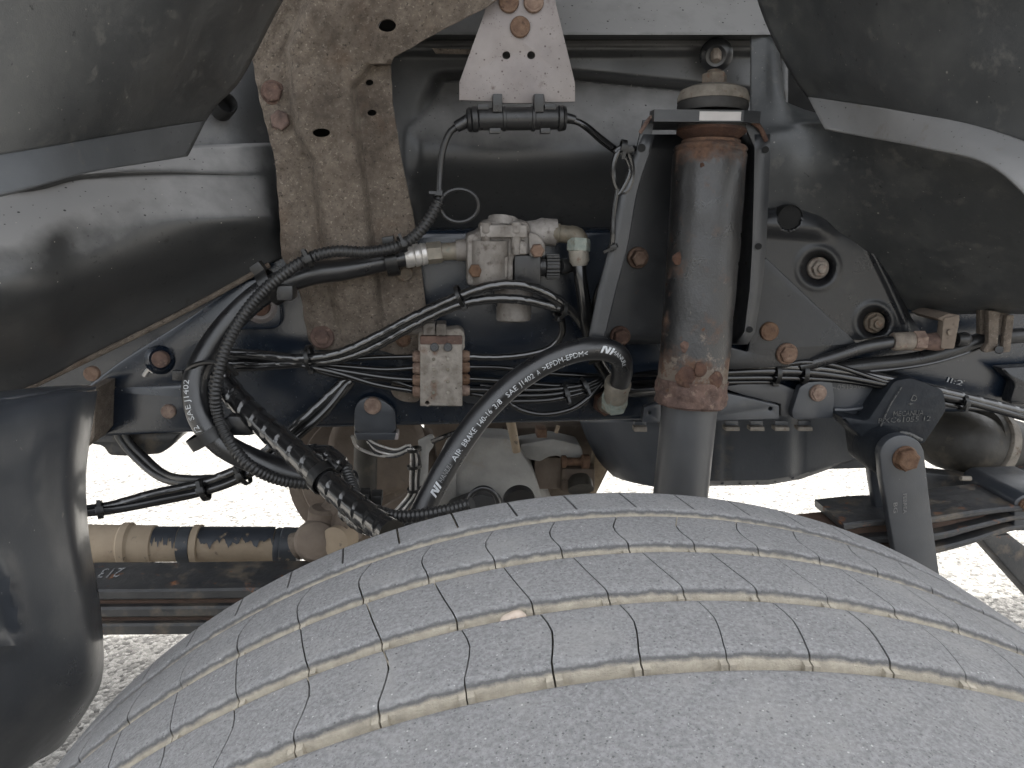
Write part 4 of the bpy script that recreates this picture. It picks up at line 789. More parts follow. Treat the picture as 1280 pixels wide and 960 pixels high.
# thin nylon tubes -------------------------------------------------
def pipe(label, q, r, wrap=False, ties=(), mat='nylon_tube', grp=None, name='air_line'):
    t = thing(name, label, 'air line', P(*q[len(q)//2]), grp)
    if wrap: b = wrapped('sheath', q, r, 'wrap_plastic', t, pitch=.019, amp=.10, n=12)
    else: b = tube('pipe', q, r, mat, t, n=10)
    for f, rr in ties: tie(q, f, rr, b, hd=(0, 0, -1))
    return t
pipe('spiral sheathed air line arching over the valve lower port, uppermost of the pair', [(270, 440, .95), (330, 444, .945), (378, 448, .94), (425, 441, .935), (470, 421, .93), (520, 395, .915), (575, 370, .905), (618, 357, .90), (655, 357, .90), (688, 370, .91), (715, 390, .925), (735, 418, .945)], 6.5, True, ((.22, 16), (.62, 13)))
pipe('spiral sheathed air line arching over the valve lower port, lower of the pair', [(268, 455, .955), (330, 455, .95), (378, 453, .945), (420, 450, .94), (465, 435, .935), (515, 408, .92), (565, 384, .91), (610, 374, .905), (655, 375, .905), (692, 384, .915), (722, 396, .93), (745, 432, .955)], 6, True, ((.84, 11),))
pipe('spiral sheathed air line hooking back to the top fitting of the block', [(692, 388, .935), (702, 402, .94), (701, 420, .945), (685, 436, .95), (655, 444, .955), (620, 447, .955), (585, 446, .955)], 4.5, True)
L = [[(378, 449, .945), (430, 449, .945), (470, 447, .95), (517, 446, .955)], [(378, 453, .948), (430, 458, .95), (480, 462, .955), (517, 460, .955)], [(378, 455, .945), (430, 464, .945), (480, 472, .95), (517, 475, .955)], [(378, 457, .942), (420, 466, .94), (470, 481, .945), (517, 489, .955)], [(378, 458, .95), (430, 472, .955), (480, 474, .965), (517, 484, .965)]]
for i, q in enumerate(L[:4]): pipe('thin black air line from the cable tie into the %s rusty block fitting' % ('top', 'second', 'third', 'bottom')[i], q, 3.4, grp='air lines into the junction block')
pipe('thin black air line crossing behind the fan of block lines', L[4], 3, grp='air lines into the junction block')
for i, q in enumerate([[(270, 446, .96), (320, 449, .955), (378, 452, .948)], [(268, 462, .955), (320, 459, .95), (378, 455, .945)]]): pipe(('thin black air line left of the cable tie, upper', 'thin black air line left of the cable tie, lower')[i], q, 5)
R_ = [[(585, 459, .955), (630, 460, .965), (690, 467, .972), (780, 470, .978), (900, 463, .98), (960, 460, .978), (1010, 459, .975)],
      [(585, 474, .955), (640, 477, .965), (700, 482, .972), (790, 478, .978), (900, 472, .98), (960, 470, .978), (1010, 468, .975)],
      [(585, 487, .955), (615, 488, .962), (650, 494, .968), (690, 494, .97), (735, 484, .972), (800, 483, .978), (905, 478, .98), (970, 477, .978)],
      [(588, 492, .96), (630, 500, .965), (650, 512, .958), (680, 518, .955), (715, 511, .955), (740, 493, .96), (757, 474, .968), (770, 462, .975)],
      [(600, 482, .975), (650, 486, .975), (700, 488, .975), (745, 478, .975), (800, 468, .98), (860, 462, .982), (960, 456, .98)]]
RL = ['thin black air line leaving the second right fitting, topmost of the run behind the shock', 'thin black air line leaving the third right fitting towards the shock', 'thin black air line leaving the lowest right fitting towards the shock', 'thin black air line drooping in a loop below the brake hose', 'thin black air line hugging the rail behind the printed hose']
for q, lb in zip(R_, RL): pipe(lb, q, 3.4)
for i, (x, y) in enumerate(((706, 490), (729, 482))):
    pass
ti = thing('tied_air_lines', 'short run of black air lines bunched with cable ties under the printed hose', 'air lines', P(720, 500, .96))
for k, dy in enumerate((0, 7, 14)): tube('pipe', [(640, 488+dy, .966-.003*k), (690, 487+dy*.9, .962-.003*k), (735, 480+dy*.6, .962), (760, 468+dy*.5, .968)], 3.1, 'nylon_tube', ti)
tie([(690, 495, .962), (706, 493, .962), (720, 488, .962)], .5, 12, ti); tie([(720, 488, .962), (730, 484, .962), (742, 478, .964)], .5, 11, ti)
# diagonal bundle that dives under the rail
db = thing('cable_bundle', 'bundle of sheathed black lines diving diagonally under the rail edge', 'cable bundle', P(260, 620, .93))
for k, (dx, dy, dY) in enumerate(((0, 0, 0), (8, 6, .008), (3, 12, -.004))):
    q = [(432+dx, 474+dy*.3, .965), (405+dx, 500+dy, .955+dY), (370+dx, 532+dy, .945+dY), (330+dx, 566+dy, .94+dY), (290+dx, 590+dy*.9, .94+dY), (245+dx, 606+dy*.8, .94+dY), (190, 618+dy*.8, .93+dY), (140, 632+dy*.4, .92+dY), (104, 638+dy*.2, .91+dY), (60, 645, .90)]
    (wrapped if k < 2 else tube)('line', q, 6.2, 'wrap_plastic' if k < 2 else 'nylon_tube', db, **({'pitch': .024, 'amp': .1, 'n': 14} if k < 2 else {}))
    if k == 0:
        tie(q, .56, 14, db, w=.007, off=(4, 8)); tie(q, .86, 10, db, w=.006, off=(2, 2)); tie(q, .43, 14, db, w=.006, off=(4, 8))
for k in (0, 1): tube('line', [(140+k*9, 520, 1.03), (150+k*9, 548, 1.03), (172+k*8, 574-k*3, 1.02), (200+k*6, 596-k*3, .99), (235, 604-k*5, .955), (270, 598, .945)], 5.5, 'conduit', db)
# right-hand bundle along the rail
rb_ = thing('cable_bundle', 'bundle of thin black lines sweeping along the rail past the spring hanger', 'cable bundle', P(1150, 500, .95))
for k, q in enumerate([[(895, 457, .978), (960, 458, .972), (1020, 460, .968), (1080, 468, .962), (1140, 480, .958), (1210, 497, .952), (1300, 520, .945)],
    [(960, 462, .972), (1000, 453, .962), (1040, 456, .958), (1090, 472, .956), (1150, 490, .955), (1215, 505, .95), (1300, 522, .942)],
    [(895, 466, .976), (960, 464, .970), (1020, 466, .966), (1085, 476, .960), (1145, 488, .955), (1210, 502, .95), (1300, 527, .944)],
    [(895, 473, .976), (960, 472, .972), (1030, 474, .968), (1090, 481, .962), (1150, 496, .956), (1200, 508, .952), (1300, 518, .946)]]):
    (wrapped if k == 0 else tube)('line', q, (5.5, 3.2, 5, 3.5)[k], 'wrap_plastic' if k == 0 else 'nylon_tube', rb_, **({'pitch': .026, 'amp': .1, 'n': 14} if k == 0 else {}))
qq = [(930, 466, .974), (970, 466, .972), (1005, 466, .97), (1040, 468, .965)]
tie(qq, .38, 12, rb_, w=.006, hd=(0, 0, -1)); tie(qq, .66, 12, rb_, w=.006, hd=(0, 0, 1)); tie([(1180, 497, .953), (1200, 502, .952), (1220, 506, .95)], .5, 9, rb_, w=.005)
# ================================================================== rail furniture
def simple(name, label, cat, px, py, Y, group=None): return thing(name, label, cat, P(px, py, Y), group)
t = simple('rail_gusset', 'black gusset plate with a rusty round plug, under the front floor panel', 'gusset', 200, 480, .99)
plate('plate', [(60, 520), (150, 452), (240, 395), (300, 352), (345, 345), (352, 402), (345, 412), (300, 412), (262, 430), (240, 482), (120, 490)], .985, .012, 'rail_paint', t, rounded=10, bev=.002)
lathe('boss', (201, 449, .987), (201, 449, .975), [(0, 20), (.7, 17), (1, 14), (.9, 12)], 'rail_paint', t); bolt(201, 449, .974, 11, t, 'rust', flange=1.0, h=.15); 
lathe('boss', (326, 384, .987), (326, 384, .972), [(0, 21), (.7, 19), (1, 15), (.9, 12)], 'pale_plate', t); bolt(326, 383, .972, 12, t, 'rust', flange=1.0, h=.2); tube('weld_bead', [(180, 470, .984), (186, 462, .983), (192, 465, .983)], 3, 'zinc', t, n=6, step=.002)
t = simple('rail_end_plate', 'navy pressed plate with one small rusty bolt at the rail front', 'plate', 180, 545, .985)
plate('plate', [(118, 486), (240, 480), (262, 500), (262, 536), (250, 540), (118, 546)], .984, .012, 'rail_paint', t, rounded=6, bev=.003); bolt(211, 514, .983, 8.5, t, 'bolt_rust', flange=1.1, h=.35)
plate('side_flange', [(108, 486), (120, 486), (118, 548), (108, 560)], .93, .06, 'dirty_steel', t, bev=.001)
t = simple('rail_tab', 'rounded navy bracket tab with one rusty bolt hanging under the rail', 'bracket', 470, 540, .98)
plate('tab', [(443, 541), (443, 510), (450, 500), (463, 496), (478, 500), (494, 512), (495, 541)], .983, .008, 'link_paint', t, rounded=8); bolt(466, 507, .982, 9.5, t, 'bolt_rust', flange=1.15, h=.3)
plate('foot', [(443, 541), (495, 541), (493, 550), (446, 550)], .983, .03, 'link_paint', t); box('spacer', 483, 541, 498, 550, .985, .02, 'pale_plate', t)
# mounting bracket plates right of the shock
t = simple('spring_mount_plate', 'glossy black pressed mounting plate with two bolts sunk in round dimples', 'mounting plate', 1040, 420, .98)
def mount():
    V = []; nx, ny = 110, 90
    for i in range(nx):
        for j in range(ny):
            x = 935+(1150-935)*i/(nx-1); yt = float(np.interp(x, [935, 960, 985, 1010, 1040, 1075, 1095, 1115, 1138, 1150], [268, 262, 258, 262, 270, 284, 305, 345, 398, 410])); yb = float(np.interp(x, [935, 1000, 1080, 1150], [432, 430, 424, 414])); y = yt+(yb-yt)*j/(ny-1)
            dr = (y-yt)                                             # rolled upper edge
            Y = .972+.022*math.exp(-dr/7)
            e = float(np.interp(y, [280, 300, 350, 405], [1070, 1088, 1113, 1138])); Y += .03*sst(-6, 22, x-e)-.006*math.exp(-((x-e+4)/6)**2)
            Y -= .012*sst(0, 22, (300+(x-955)*.08)-y)*sst(0, 30, 1050-x)
            for (cx, cy, r) in ((1022, 335, 24), (1092, 403, 22)):
                d = math.hypot(x-cx, y-cy); Y += .016*(1-sst(r*.55, r, d))-.0018*math.exp(-((d-r*1.05)/4)**2)
            V.append(P(x, y, Y))
    hc = P(988, 273, .96); inside = lambda k: (V[k].x-hc.x)**2+(V[k].z-hc.z)**2 < (15.8*SC(988, 273, .96))**2
    Fc = [q for q in [(i*ny+j, (i+1)*ny+j, (i+1)*ny+j+1, i*ny+j+1) for i in range(nx-1) for j in range(ny-1)] if not all(inside(k) for k in q)]
    return link('pressing', MB().add(V, Fc).mesh(), 'dark_metal', t, smooth=60, solid=.003)
mount()
bolt(1022, 335, .983, 10.5, t, 'bolt_dirty', flange=1.25, h=.6, stud=.5); bolt(1092, 403, .983, 10.5, t, 'bolt_dirty', flange=1.2, h=.6, stud=.4)
ho = P(988, 273, .962); hs = SC(988, 273, .962)
link('opening', lathe_mb(MB(), ho, ho+Vector((0, .05, 0)), [(.04, 14.6*hs), (0, 15.4*hs), (.04, 16.4*hs), (1, 16.4*hs), (1, 15*hs), (.06, 14.6*hs)], 28).mesh(), 'hole_shade', t); link('opening_shade', lathe_mb(MB(), ho+Vector((0, .045, 0)), ho+Vector((0, .05, 0)), [(0, 16*hs), (1, 16*hs)], 24).mesh(), 'hole_shade', t)  # black cup added behind the hole to paint its dark inside
t = simple('lower_mount_plate', 'black plate with a slanted edge and two rusty bolts right of the shock', 'mounting plate', 980, 445, .975)
plate('plate', [(905, 432), (935, 440), (953, 330), (958, 322), (1072, 430), (1060, 436), (1000, 458), (905, 462)], .962, .008, 'dark_metal', t, rounded=3, bev=.0015)
bolt(961, 414, .961, 10, t, 'bolt_rust', flange=1.15, h=.25); bolt(983, 442, .961, 10.5, t, 'bolt_rust', flange=1.25, h=.55)
t = simple('rail_clip_plate', 'grey folded plate with one bolt along the rail bottom edge', 'plate', 1000, 520, .975)
plate('plate', [(1000, 484), (1010, 478), (1040, 476), (1043, 496), (1041, 523), (992, 524), (990, 515)], .966, .012, 'link_paint', t, rounded=3); bolt(1022, 491, .965, 9, t, 'bolt_rust', flange=1.15, h=.4)
t = simple('rail_clip_plate', 'long grey wedge shaped plate with a small hole beside the damper', 'plate', 930, 525, .97)
plate('plate', [(862, 488), (900, 490), (928, 496), (974, 507), (974, 524), (940, 525), (862, 527)], .968, .012, 'link_paint', t, holes=[(963, 511, 2.5, 2.5)], rounded=2); plate('wing', [(805, 510), (818, 505), (826, 505), (826, 528), (803, 528)], .965, .012, 'link_paint', t, rounded=2, holes=[(812, 516, 2, 2)])
plate('light_strip', [(900, 484), (930, 480), (975, 480), (1000, 490), (988, 520), (976, 520), (976, 505), (930, 494)], .978, .012, 'pale_plate' if 0 else 'shock_lower', t)
t = simple('rail_cover', 'dark grey cover with raised part numbers left of the spring hanger', 'cover', 1070, 520, .98)
plate('plate', [(1040, 474), (1090, 470), (1112, 478), (1100, 505), (1082, 522), (1042, 524)], .976, .014, 'link_paint', t, rounded=4); tube('fold', [(1042, 512, .974), (1060, 512, .974), (1084, 509, .974)], 3, 'link_paint', t, n=8)
text_flat('lettering', 'MERQUD', 1062, 480, .9755, 6, 'emboss', t, ang=.03, wpx=30); text_flat('lettering', '~05155067A', 1040, 487.5, .9755, 6.5, 'emboss', t, ang=.045, wpx=54)
t = simple('locking_tabs', 'row of four small pale locking tabs below the rail', 'tabs', 960, 538, 1.0)
for x in (915, 946, 977, 1006):
    box('tab', x-8, 526, x+8, 538, 1.0, .004, 'link_paint', t, bev=.0008); box('hook', x-8, 534, x+10, 539, .99, .014, 'washer', t, bev=.001)
t = simple('rail_clip', 'small dark clip hanging from the rail left of the damper', 'clip', 800, 538, 1.0)
box('tab', 793, 527, 808, 538, 1.0, .004, 'link_paint', t, bev=.0008); box('hook', 793, 534, 809, 540, .99, .014, 'washer', t, bev=.001)
# hose fitting + clips at the right edge
t = simple('hose_coupling', 'rusty hose coupling held by a folded steel clip on the rail', 'pipe fitting', 1170, 435, .94)
tube('hose', [(1000, 458, .968), (1040, 447, .958), (1080, 434, .95), (1118, 427, .945)], 7.5, 'black_rubber', t, n=14)
lathe('ferrule', (1115, 427, .945), (1142, 426, .943), [(0, 10), (.1, 11), (.9, 11), (1, 9)], 'bolt_dirty', t); lathe('hex_nut', (1140, 426, .943), (1156, 426, .942), [(0, 9), (.1, 12), (.9, 12), (1, 9)], 'bolt_rust', t, n=6, smooth=20); lathe('neck', (1154, 427, .942), (1180, 427, .94), [(0, 9), (.6, 11), (.9, 11), (1, 8)], 'rust', t)
plate('clip', [(1180, 398), (1198, 394), (1200, 398), (1193, 436), (1176, 436)], .928, .012, 'mud_brown', t, rounded=3); plate('clip_arm', [(1172, 398), (1186, 392), (1200, 394), (1198, 402), (1182, 404)], .93, .06, 'mud_brown', t, rounded=2)
lathe('plug', (1196, 424, .945), (1212, 424, .945), [(0, 7), (.5, 9), (.8, 8), (1, 5)], 'connector', t); bolt(1187, 415, .927, 4, t, 'mud_brown', flange=0, h=.4)
t = simple('line_clip', 'pair of dirty galvanised clip strips hanging behind the right cable bundle', 'clip', 1245, 440, .95)
plate('strip', [(1236, 388), (1250, 390), (1247, 438), (1232, 441), (1229, 438), (1236, 428)], .93, .008, 'dirty_steel', t, rounded=2); plate('strip', [(1259, 394), (1268, 394), (1263, 440), (1253, 441)], .93, .008, 'dirty_steel', t, rounded=2); plate('back', [(1226, 386), (1262, 388), (1258, 420), (1226, 418)], .945, .01, 'dirty_steel', t); lathe('plug', (1249, 437, .93), (1249, 437, .92), [(0, 5), (1, 4)], 'connector', t)
t = simple('flat_hose', 'dusty dark hose curving behind the rusty coupling', 'hose', 1150, 440, .96)
tube('hose', [(1040, 462, .975), (1090, 456, .97), (1140, 450, .965), (1190, 438, .96), (1230, 424, .955), (1290, 418, .95)], 9, 'conduit', t, n=16); tube('edge', [(1060, 466, .966), (1110, 462, .962), (1160, 455, .957), (1200, 444, .953), (1232, 432, .95)], 2.2, 'nylon_tube', t, n=8)
t = simple('rail_mark', 'small worn white stencil number on the dark rail above the right bundle', 'stencil', 1185, 478, .998); text_flat('lettering', 'II:2', 1182, 477, .9985, 6, 'worn_print', t, ang=-.25, wpx=22, extr=.0001)
t = simple('rail_bracket', 'black pressed bracket corner at the far right of the rail', 'bracket', 1265, 490, .99)
plate('plate', [(1250, 460), (1340, 455), (1340, 510), (1262, 505), (1270, 480)], .975, .02, 'dark_metal', t, rounded=5, bev=.003)
# ================================================================== spring hanger, shackle and springs
hg = simple('spring_hanger', 'dark cast iron spring hanger with raised lettering above the shackle', 'spring hanger', 1125, 600, .93)
plate('casting', [(1050, 520), (1085, 526), (1118, 476), (1140, 472), (1180, 488), (1184, 512), (1166, 540), (1155, 556), (1120, 552), (1100, 560), (1094, 590), (1082, 580), (1078, 548), (1064, 536)], .945, .05, 'cast_iron', hg, bev=.003, rounded=6)
e0 = P(1120, 572, .905); link('eye', lathe_mb(MB(), e0+Vector((0, .055, 0)), e0, [(0, .031), (.9, .031), (1, .028)], 36).mesh(), 'cast_iron', hg, smooth=35); tube('rim_bead', [(1094, 590, .938), (1095, 565, .938), (1108, 548, .938), (1130, 541, .938), (1152, 550, .938)], 2.2, 'emboss_cast', hg, n=8); tube('rim_bead', [(1098, 540, .942), (1112, 508, .942), (1127, 484, .942)], .9, 'emboss_cast', hg, n=6)
text_flat('lettering', 'MECANUA', 1116, 520.5, .9445, 6.5, 'emboss_cast', hg, ang=.02, wpx=38); text_flat('lettering', 'RXC61055 12', 1097, 529, .9445, 6.5, 'emboss_cast', hg, ang=.02, wpx=66)
text_flat('lettering', 'D', 1137, 500, .9445, 8, 'emboss_cast', hg, ang=-.4, wpx=8); text_flat('lettering', '+', 1133, 508, .9445, 6, 'emboss_cast', hg, wpx=8)
sk = simple('shackle_link', 'flat grey steel shackle link with one large rusty hex bolt', 'shackle', 1150, 720, .9)
def shackle(name, dx, Y, mat, par):
    top = [(1128+dx+28*math.cos(a), 570-26*math.sin(a)) for a in np.linspace(0, math.pi, 14)]
    pts = [(1185+dx, 800), (1175+dx, 720), (1164+dx, 640)]+top+[(1103+dx, 600), (1117+dx, 680), (1140+dx, 800)]
    return plate(name, pts, Y, .014, mat, par, bev=.002)
shackle('link_plate', 0, .885, 'link_paint', sk); bolt(1130, 572, .886, 14.5, sk, 'bolt_rust', flange=1.05, h=.6)
text_flat('lettering', 'FEBREA', 1129, 617, .8845, 4.5, 'emboss', sk, ang=-1.45, wpx=26, extr=.0002); text_flat('lettering', 'BG', 1117, 628, .8845, 5, 'emboss', sk, ang=-1.45, wpx=14, extr=.0002)
shackle('link_plate', -14, .955, 'link_paint', sk)
sr = simple('leaf_spring', 'stacked dark leaf spring with rusty gaps behind the shackle link', 'leaf spring', 1150, 690, .97)
def leaf(name, top, bot, Y0, Y1, mat, par, n=10):      # bar with curved top and bottom edge lines, between planes Y0 and Y1
    tp, bt = crom([P(x, y, Y0) for x, y in top], n), crom([P(x, y, Y0) for x, y in bot], n); k = len(tp); V = []; D = Vector((0, Y1-Y0, 0)); b = .0025
    for a, c in zip(tp, bt):
        a, c = Vector(a), Vector(c); u = (a-c).normalized()*b; d = D.normalized()*b
        V += [a-u, a+d, a+D, c+D, c+d, c+u]
    Fc = [(i*6+j, i*6+(j+1) % 6, (i+1)*6+(j+1) % 6, (i+1)*6+j) for i in range(k-1) for j in range(6)]+[tuple(range(6)), tuple((k-1)*6+j for j in range(6))]
    return link(name, MB().add(V, Fc).mesh(), mat, par, smooth=35)
leaf('leaf', [(1055, 655), (1100, 650), (1165, 647), (1210, 640), (1262, 634), (1330, 630)], [(1055, 664), (1100, 658), (1165, 655), (1210, 648), (1262, 641), (1330, 638)], .915, 1.0, 'spring_steel', sr)
leaf('leaf', [(1010, 680), (1100, 672), (1168, 668), (1215, 658), (1262, 647), (1290, 644)], [(1010, 688), (1100, 680), (1168, 677), (1215, 665), (1262, 653), (1290, 650)], .918, 1.0, 'spring_steel', sr); leaf('gap_rust', [(1010, 664), (1100, 655), (1165, 652), (1262, 640)], [(1010, 684), (1100, 676), (1165, 670), (1262, 650)], .935, .99, 'spring_rust', sr)
leaf('leaf', [(1020, 702), (1110, 694), (1170, 685), (1215, 674), (1260, 660), (1290, 655)], [(1020, 710), (1110, 702), (1170, 693), (1215, 681), (1258, 667), (1290, 660)], .918, 1.0, 'spring_steel', sr); leaf('gap_rust', [(1020, 688), (1100, 680), (1165, 676), (1262, 652)], [(1020, 704), (1100, 696), (1165, 688), (1260, 662)], .935, .99, 'spring_rust', sr)
plate('spring_clamp', [(1268, 640), (1268, 626), (1280, 618), (1340, 616), (1340, 668), (1280, 664), (1268, 664)], .92, .11, 'link_paint', sr, rounded=5, bev=.003); bolt(1281, 631, .919, 7, sr, 'bolt_rust', flange=1.1)
lathe('pin', (1201, 598, .93), (1213, 598, .93), [(0, 3), (1, 3)], 'washer', sr, n=10)
# slanting brace and dark beam beyond
t = simple('rear_brace', 'dark steel brace slanting down behind the leaf spring at right', 'brace', 1240, 720, 1.1)
plate('bar', [(1225, 672), (1262, 668), (1330, 720), (1330, 790)], 1.10, .05, 'spring_steel', t, bev=.003)
plate('bar', [(1155, 556), (1178, 560), (1330, 660), (1330, 600), (1250, 575), (1180, 540)], 1.12, .03, 'spring_steel', t, bev=.003)
plate('beam', [(1150, 590), (1230, 598), (1330, 575), (1330, 640), (1150, 640)], 1.06, .03, 'spring_steel', t, bev=.003)
ex = simple('exhaust_pipe', 'dusty black exhaust elbow and canister below the rail', 'exhaust', 1200, 590, 1.15)
tube('elbow', [(1150, 500, 1.2), (1168, 530, 1.17), (1185, 548, 1.13), (1205, 552, 1.11), (1228, 560, 1.11)], 36, 'exhaust', ex, n=28, step=.008)
lathe('canister', (1212, 552, 1.12), (1340, 590, 1.15), [(0, 30), (.03, 42), (.08, 44), (.1, 44), (.11, 40), (1, 42)], 'exhaust', ex, n=32); lathe('strap', (1222, 556, 1.12), (1233, 560, 1.122), [(0, 44), (.1, 46.5), (.9, 46.5), (1, 44)], 'washer', ex, n=32)
tube('drain_eye', [(1190+6*math.cos(a), 601+5*math.sin(a), 1.1) for a in np.linspace(-1.2, 5, 14)], 1.8, 'washer', ex, n=6, step=.002)
plate('flange', [(1163, 508), (1240, 505), (1222, 514), (1168, 514)], 1.06, .03, 'pale_plate', ex)
sf = simple('front_leaf_spring', 'three thick black spring leaves with mud stains and a stencilled number, left of the tyre', 'leaf spring', 230, 795, .8)
YS = .87
def spring_leaf(y0, y1, w, mat, x1=470, dY=0):          # one leaf: front edge between two pixel lines, w metres wide
    return leaf('leaf', [(40, y0+2), (125, y0+1), (240, y0), (365, y0-2), (x1, y0-4)], [(40, y1+2), (125, y1+1), (240, y1), (365, y1-2), (x1, y1-4)], YS+dY, YS+dY+w, mat, sf)
spring_leaf(737, 750, .072, 'spring_steel'); spring_leaf(759, 772, .068, 'spring_steel', 430, .002); spring_leaf(780, 794, .068, 'spring_steel', 400, .003)
spring_leaf(748, 760, .045, 'spring_rust', 430, .012); spring_leaf(771, 781, .045, 'spring_rust', 400, .012)
lt = P(130, 716, YS+.04)
def stencil():
    me = text_mesh('213', .022, .0001, 0); z = P(125, 738, YS).z+.0008; o = P(158, 712, YS+.055)
    for v in me.vertices: x, y, d = v.co; v.co = (o.x-x*.85, o.y-y*1.6*-1*-1, z+d)
    return link('lettering', me, 'worn_print', sf, smooth=None)
stencil()
# ================================================================== drag link / drive tube and joint
dr = simple('steering_tube', 'dusty tan steering tube with black paint patches above the leaf spring', 'steering tube', 240, 700, .95)
YT = 1.03
lathe('tube', (60, 679, YT), (372, 682, YT), [(0, 25), (.33, 25), (.332, 26), (.336, 25), (.42, 25), (.425, 23), (1, 22)], 'shaft_dust', dr, n=32); lathe('band', (152, 680, YT), (166, 680, YT), [(0, 25), (.2, 28), (.8, 28), (1, 25)], 'shaft_dust', dr, n=32); lathe('band', (242, 681, YT), (252, 681, YT), [(0, 23), (.1, 26), (.9, 26), (1, 23)], 'shaft_dust', dr, n=32)
def bare_paint(x0, x1):                         # strip of bare black paint along the tube top, ragged lower edge
    V = []; n = 60; r = 23.4*SC(300, 681, YT); ph = rng.uniform(0, 6, 6)
    for i in range(n):
        x = x0+(x1-x0)*i/(n-1); c = P(x, 681, YT); edge = .95+.16*math.sin(i*.35+ph[0])+.12*math.sin(i*.9+ph[1])+.16*rng.uniform()**2
        for a in np.linspace(-.3, edge, 8): V.append(c+Vector((0, -math.sin(a)*r, math.cos(a)*r)))
    return link('bare_paint', MB().add(V, [(i*8+j, i*8+8+j, i*8+9+j, i*8+j+1) for i in range(n-1) for j in range(7)]).mesh(), 'shaft_black', dr, smooth=60)
M('shaft_black', [(.02, .024, .032), (.035, .04, .048)], 30, .45, spots=[((.2, .155, .105), 60, .62, .7, .9)])
bare_paint(196, 226); bare_paint(252, 346)
lathe('paint_stripe', (226, 681, YT), (241, 681, YT), [(0, 23.6), (1, 23.6)], 'shaft_paint', dr, n=32); lathe('tube_end', (345, 682, YT), (374, 683, YT), [(0, 22.4), (.1, 23.5), (.25, 22.5), (.3, 24), (1, 24)], 'shaft_paint', dr, n=32)
yk = simple('steering_joint', 'mud brown cast joint yoke at the tube end, by the spiral wrapped hose', 'joint', 400, 695, .95)
lathe('ball_housing', (395, 676, .90), (395, 676, 1.0), [(0, 10), (.08, 24), (.2, 28), (.8, 28), (1, 20)], 'mud_brown', yk, n=28); lathe('yoke_arm', (370, 683, .95), (440, 650, .94), [(0, 18), (.3, 14), (.7, 18), (1, 26)], 'mud_brown', yk, n=18); lathe('cap', (404, 634, .94), (402, 652, .94), [(0, 14), (.2, 18), (1, 18)], 'mud_brown', yk, n=24); lathe('arm', (398, 655, .94), (450, 620, .96), [(0, 16), (1, 26)], 'mud_brown', yk, n=16); lathe('bush', (430, 672, .93), (416, 678, .90), [(0, 20), (.9, 18), (1, 12)], 'shaft_dust', yk, n=20)
# ================================================================== under the rail, beyond it
bd = simple('brake_backplate', 'large mud brown round brake plate seen below the rail', 'brake plate', 440, 640, 1.2)
lathe('disc', (455, 590, 1.22), (455, 590, 1.28), [(0, 60), (.1, 78), (.3, 80), (.35, 95), (1, 95)], 'mud_brown', bd, n=48); lathe('raised_ring', (472, 560, 1.215), (472, 560, 1.23), [(0, 52), (.3, 58), (1, 62)], 'mud_brown', bd, n=40)
lathe('vertical_pipe', (458, 530, 1.14), (455, 660, 1.14), [(0, 15), (1, 15)], 'exhaust', bd, n=20); tube('slot', [(480, 594, 1.21), (491, 603, 1.21)], 2.6, 'shaft_dust', bd, n=8, step=.003)
plate('backing', [(380, 545), (540, 540), (560, 660), (400, 660), (370, 600)], 1.30, .03, 'mud_brown', bd, rounded=8)
ab = simple('sensor_harness', 'bunched thin grey wires strapped to a pale steel arm below the rail', 'wiring', 520, 610, 1.08)
for k in range(4):
    tube('wire', [(455+k*2, 545+k*3, 1.06), (470, 555+k*4, 1.06), (495, 562+k*3, 1.06), (512+k, 556+k*2, 1.06), (514+k*3.4, 572, 1.06), (513+k*3.4, 600, 1.06), (512+k*3.4, 616, 1.06), (500+k*4, 632, 1.06), (480+k*5, 652, 1.04)], 1.7, 'conduit' if k % 2 else 'zinc', ab, n=8)
for y in (562, 583, 612): tie([(516, y-6, 1.06), (518, y, 1.06), (518, y+6, 1.06)], .5, 8, ab, head=False)
plate('arm', [(522, 552), (538, 544), (543, 546), (542, 558), (536, 566), (534, 616), (522, 622), (526, 566)], 1.075, .008, 'housing', ab, rounded=3)
tube('black_wire', [(540, 552, 1.06), (565, 542, 1.05), (600, 532, 1.05)], 3.2, 'nylon_tube', ab, n=8)
tube('wire', [(440, 545, 1.05), (448, 560, 1.06), (480, 570, 1.06), (512, 562, 1.06)], 2, 'zinc', ab, n=8); plate('lower_arm', [(470, 640), (518, 612), (524, 618), (480, 655)], 1.09, .01, 'mud_brown', ab)
ah = simple('axle_housing', 'light grey cast axle housing behind the printed brake hose', 'axle housing', 610, 640, 1.2)
lathe('dome', (608, 548, 1.36), (608, 690, 1.36), [(0, 28), (.02, 50), (.1, 56), (.3, 70), (.5, 82), (.7, 98), (1, 108)], 'housing', ah, n=48)
plate('flange', [(560, 560), (575, 545), (640, 548), (668, 590), (690, 660), (548, 660)], 1.25, .06, 'housing', ah, rounded=10, bev=.006); box('bolt_pad', 556, 560, 578, 580, 1.22, .03, 'housing', ah, bev=.003); box('bolt_pad', 548, 575, 570, 650, 1.24, .03, 'housing', ah, bev=.003)
tube('hose_ring', [(604+19*math.cos(a), 632+22*math.sin(a), 1.0) for a in np.linspace(math.pi, 2*math.pi, 16)], 3.4, 'black_rubber', ah, n=10, step=.003); lathe('breather', (650, 630, 1.12), (648, 622, 1.14), [(0, 20), (.8, 20), (1, 16)], 'black_rubber', ah, n=24); plate('lower_lip', [(560, 634), (600, 618), (625, 624), (640, 650), (560, 650)], 1.2, .03, 'shock_lower', ah, rounded=6)
plate('cross_web', [(530, 515), (660, 515), (670, 600), (530, 600)], 1.48, .04, 'mud_brown', ah, rounded=6, bev=.004)
lathe('breather_pipe', (638, 525, 1.2), (646, 565, 1.2), [(0, 6), (1, 5)], 'shaft_dust', ah, n=14)
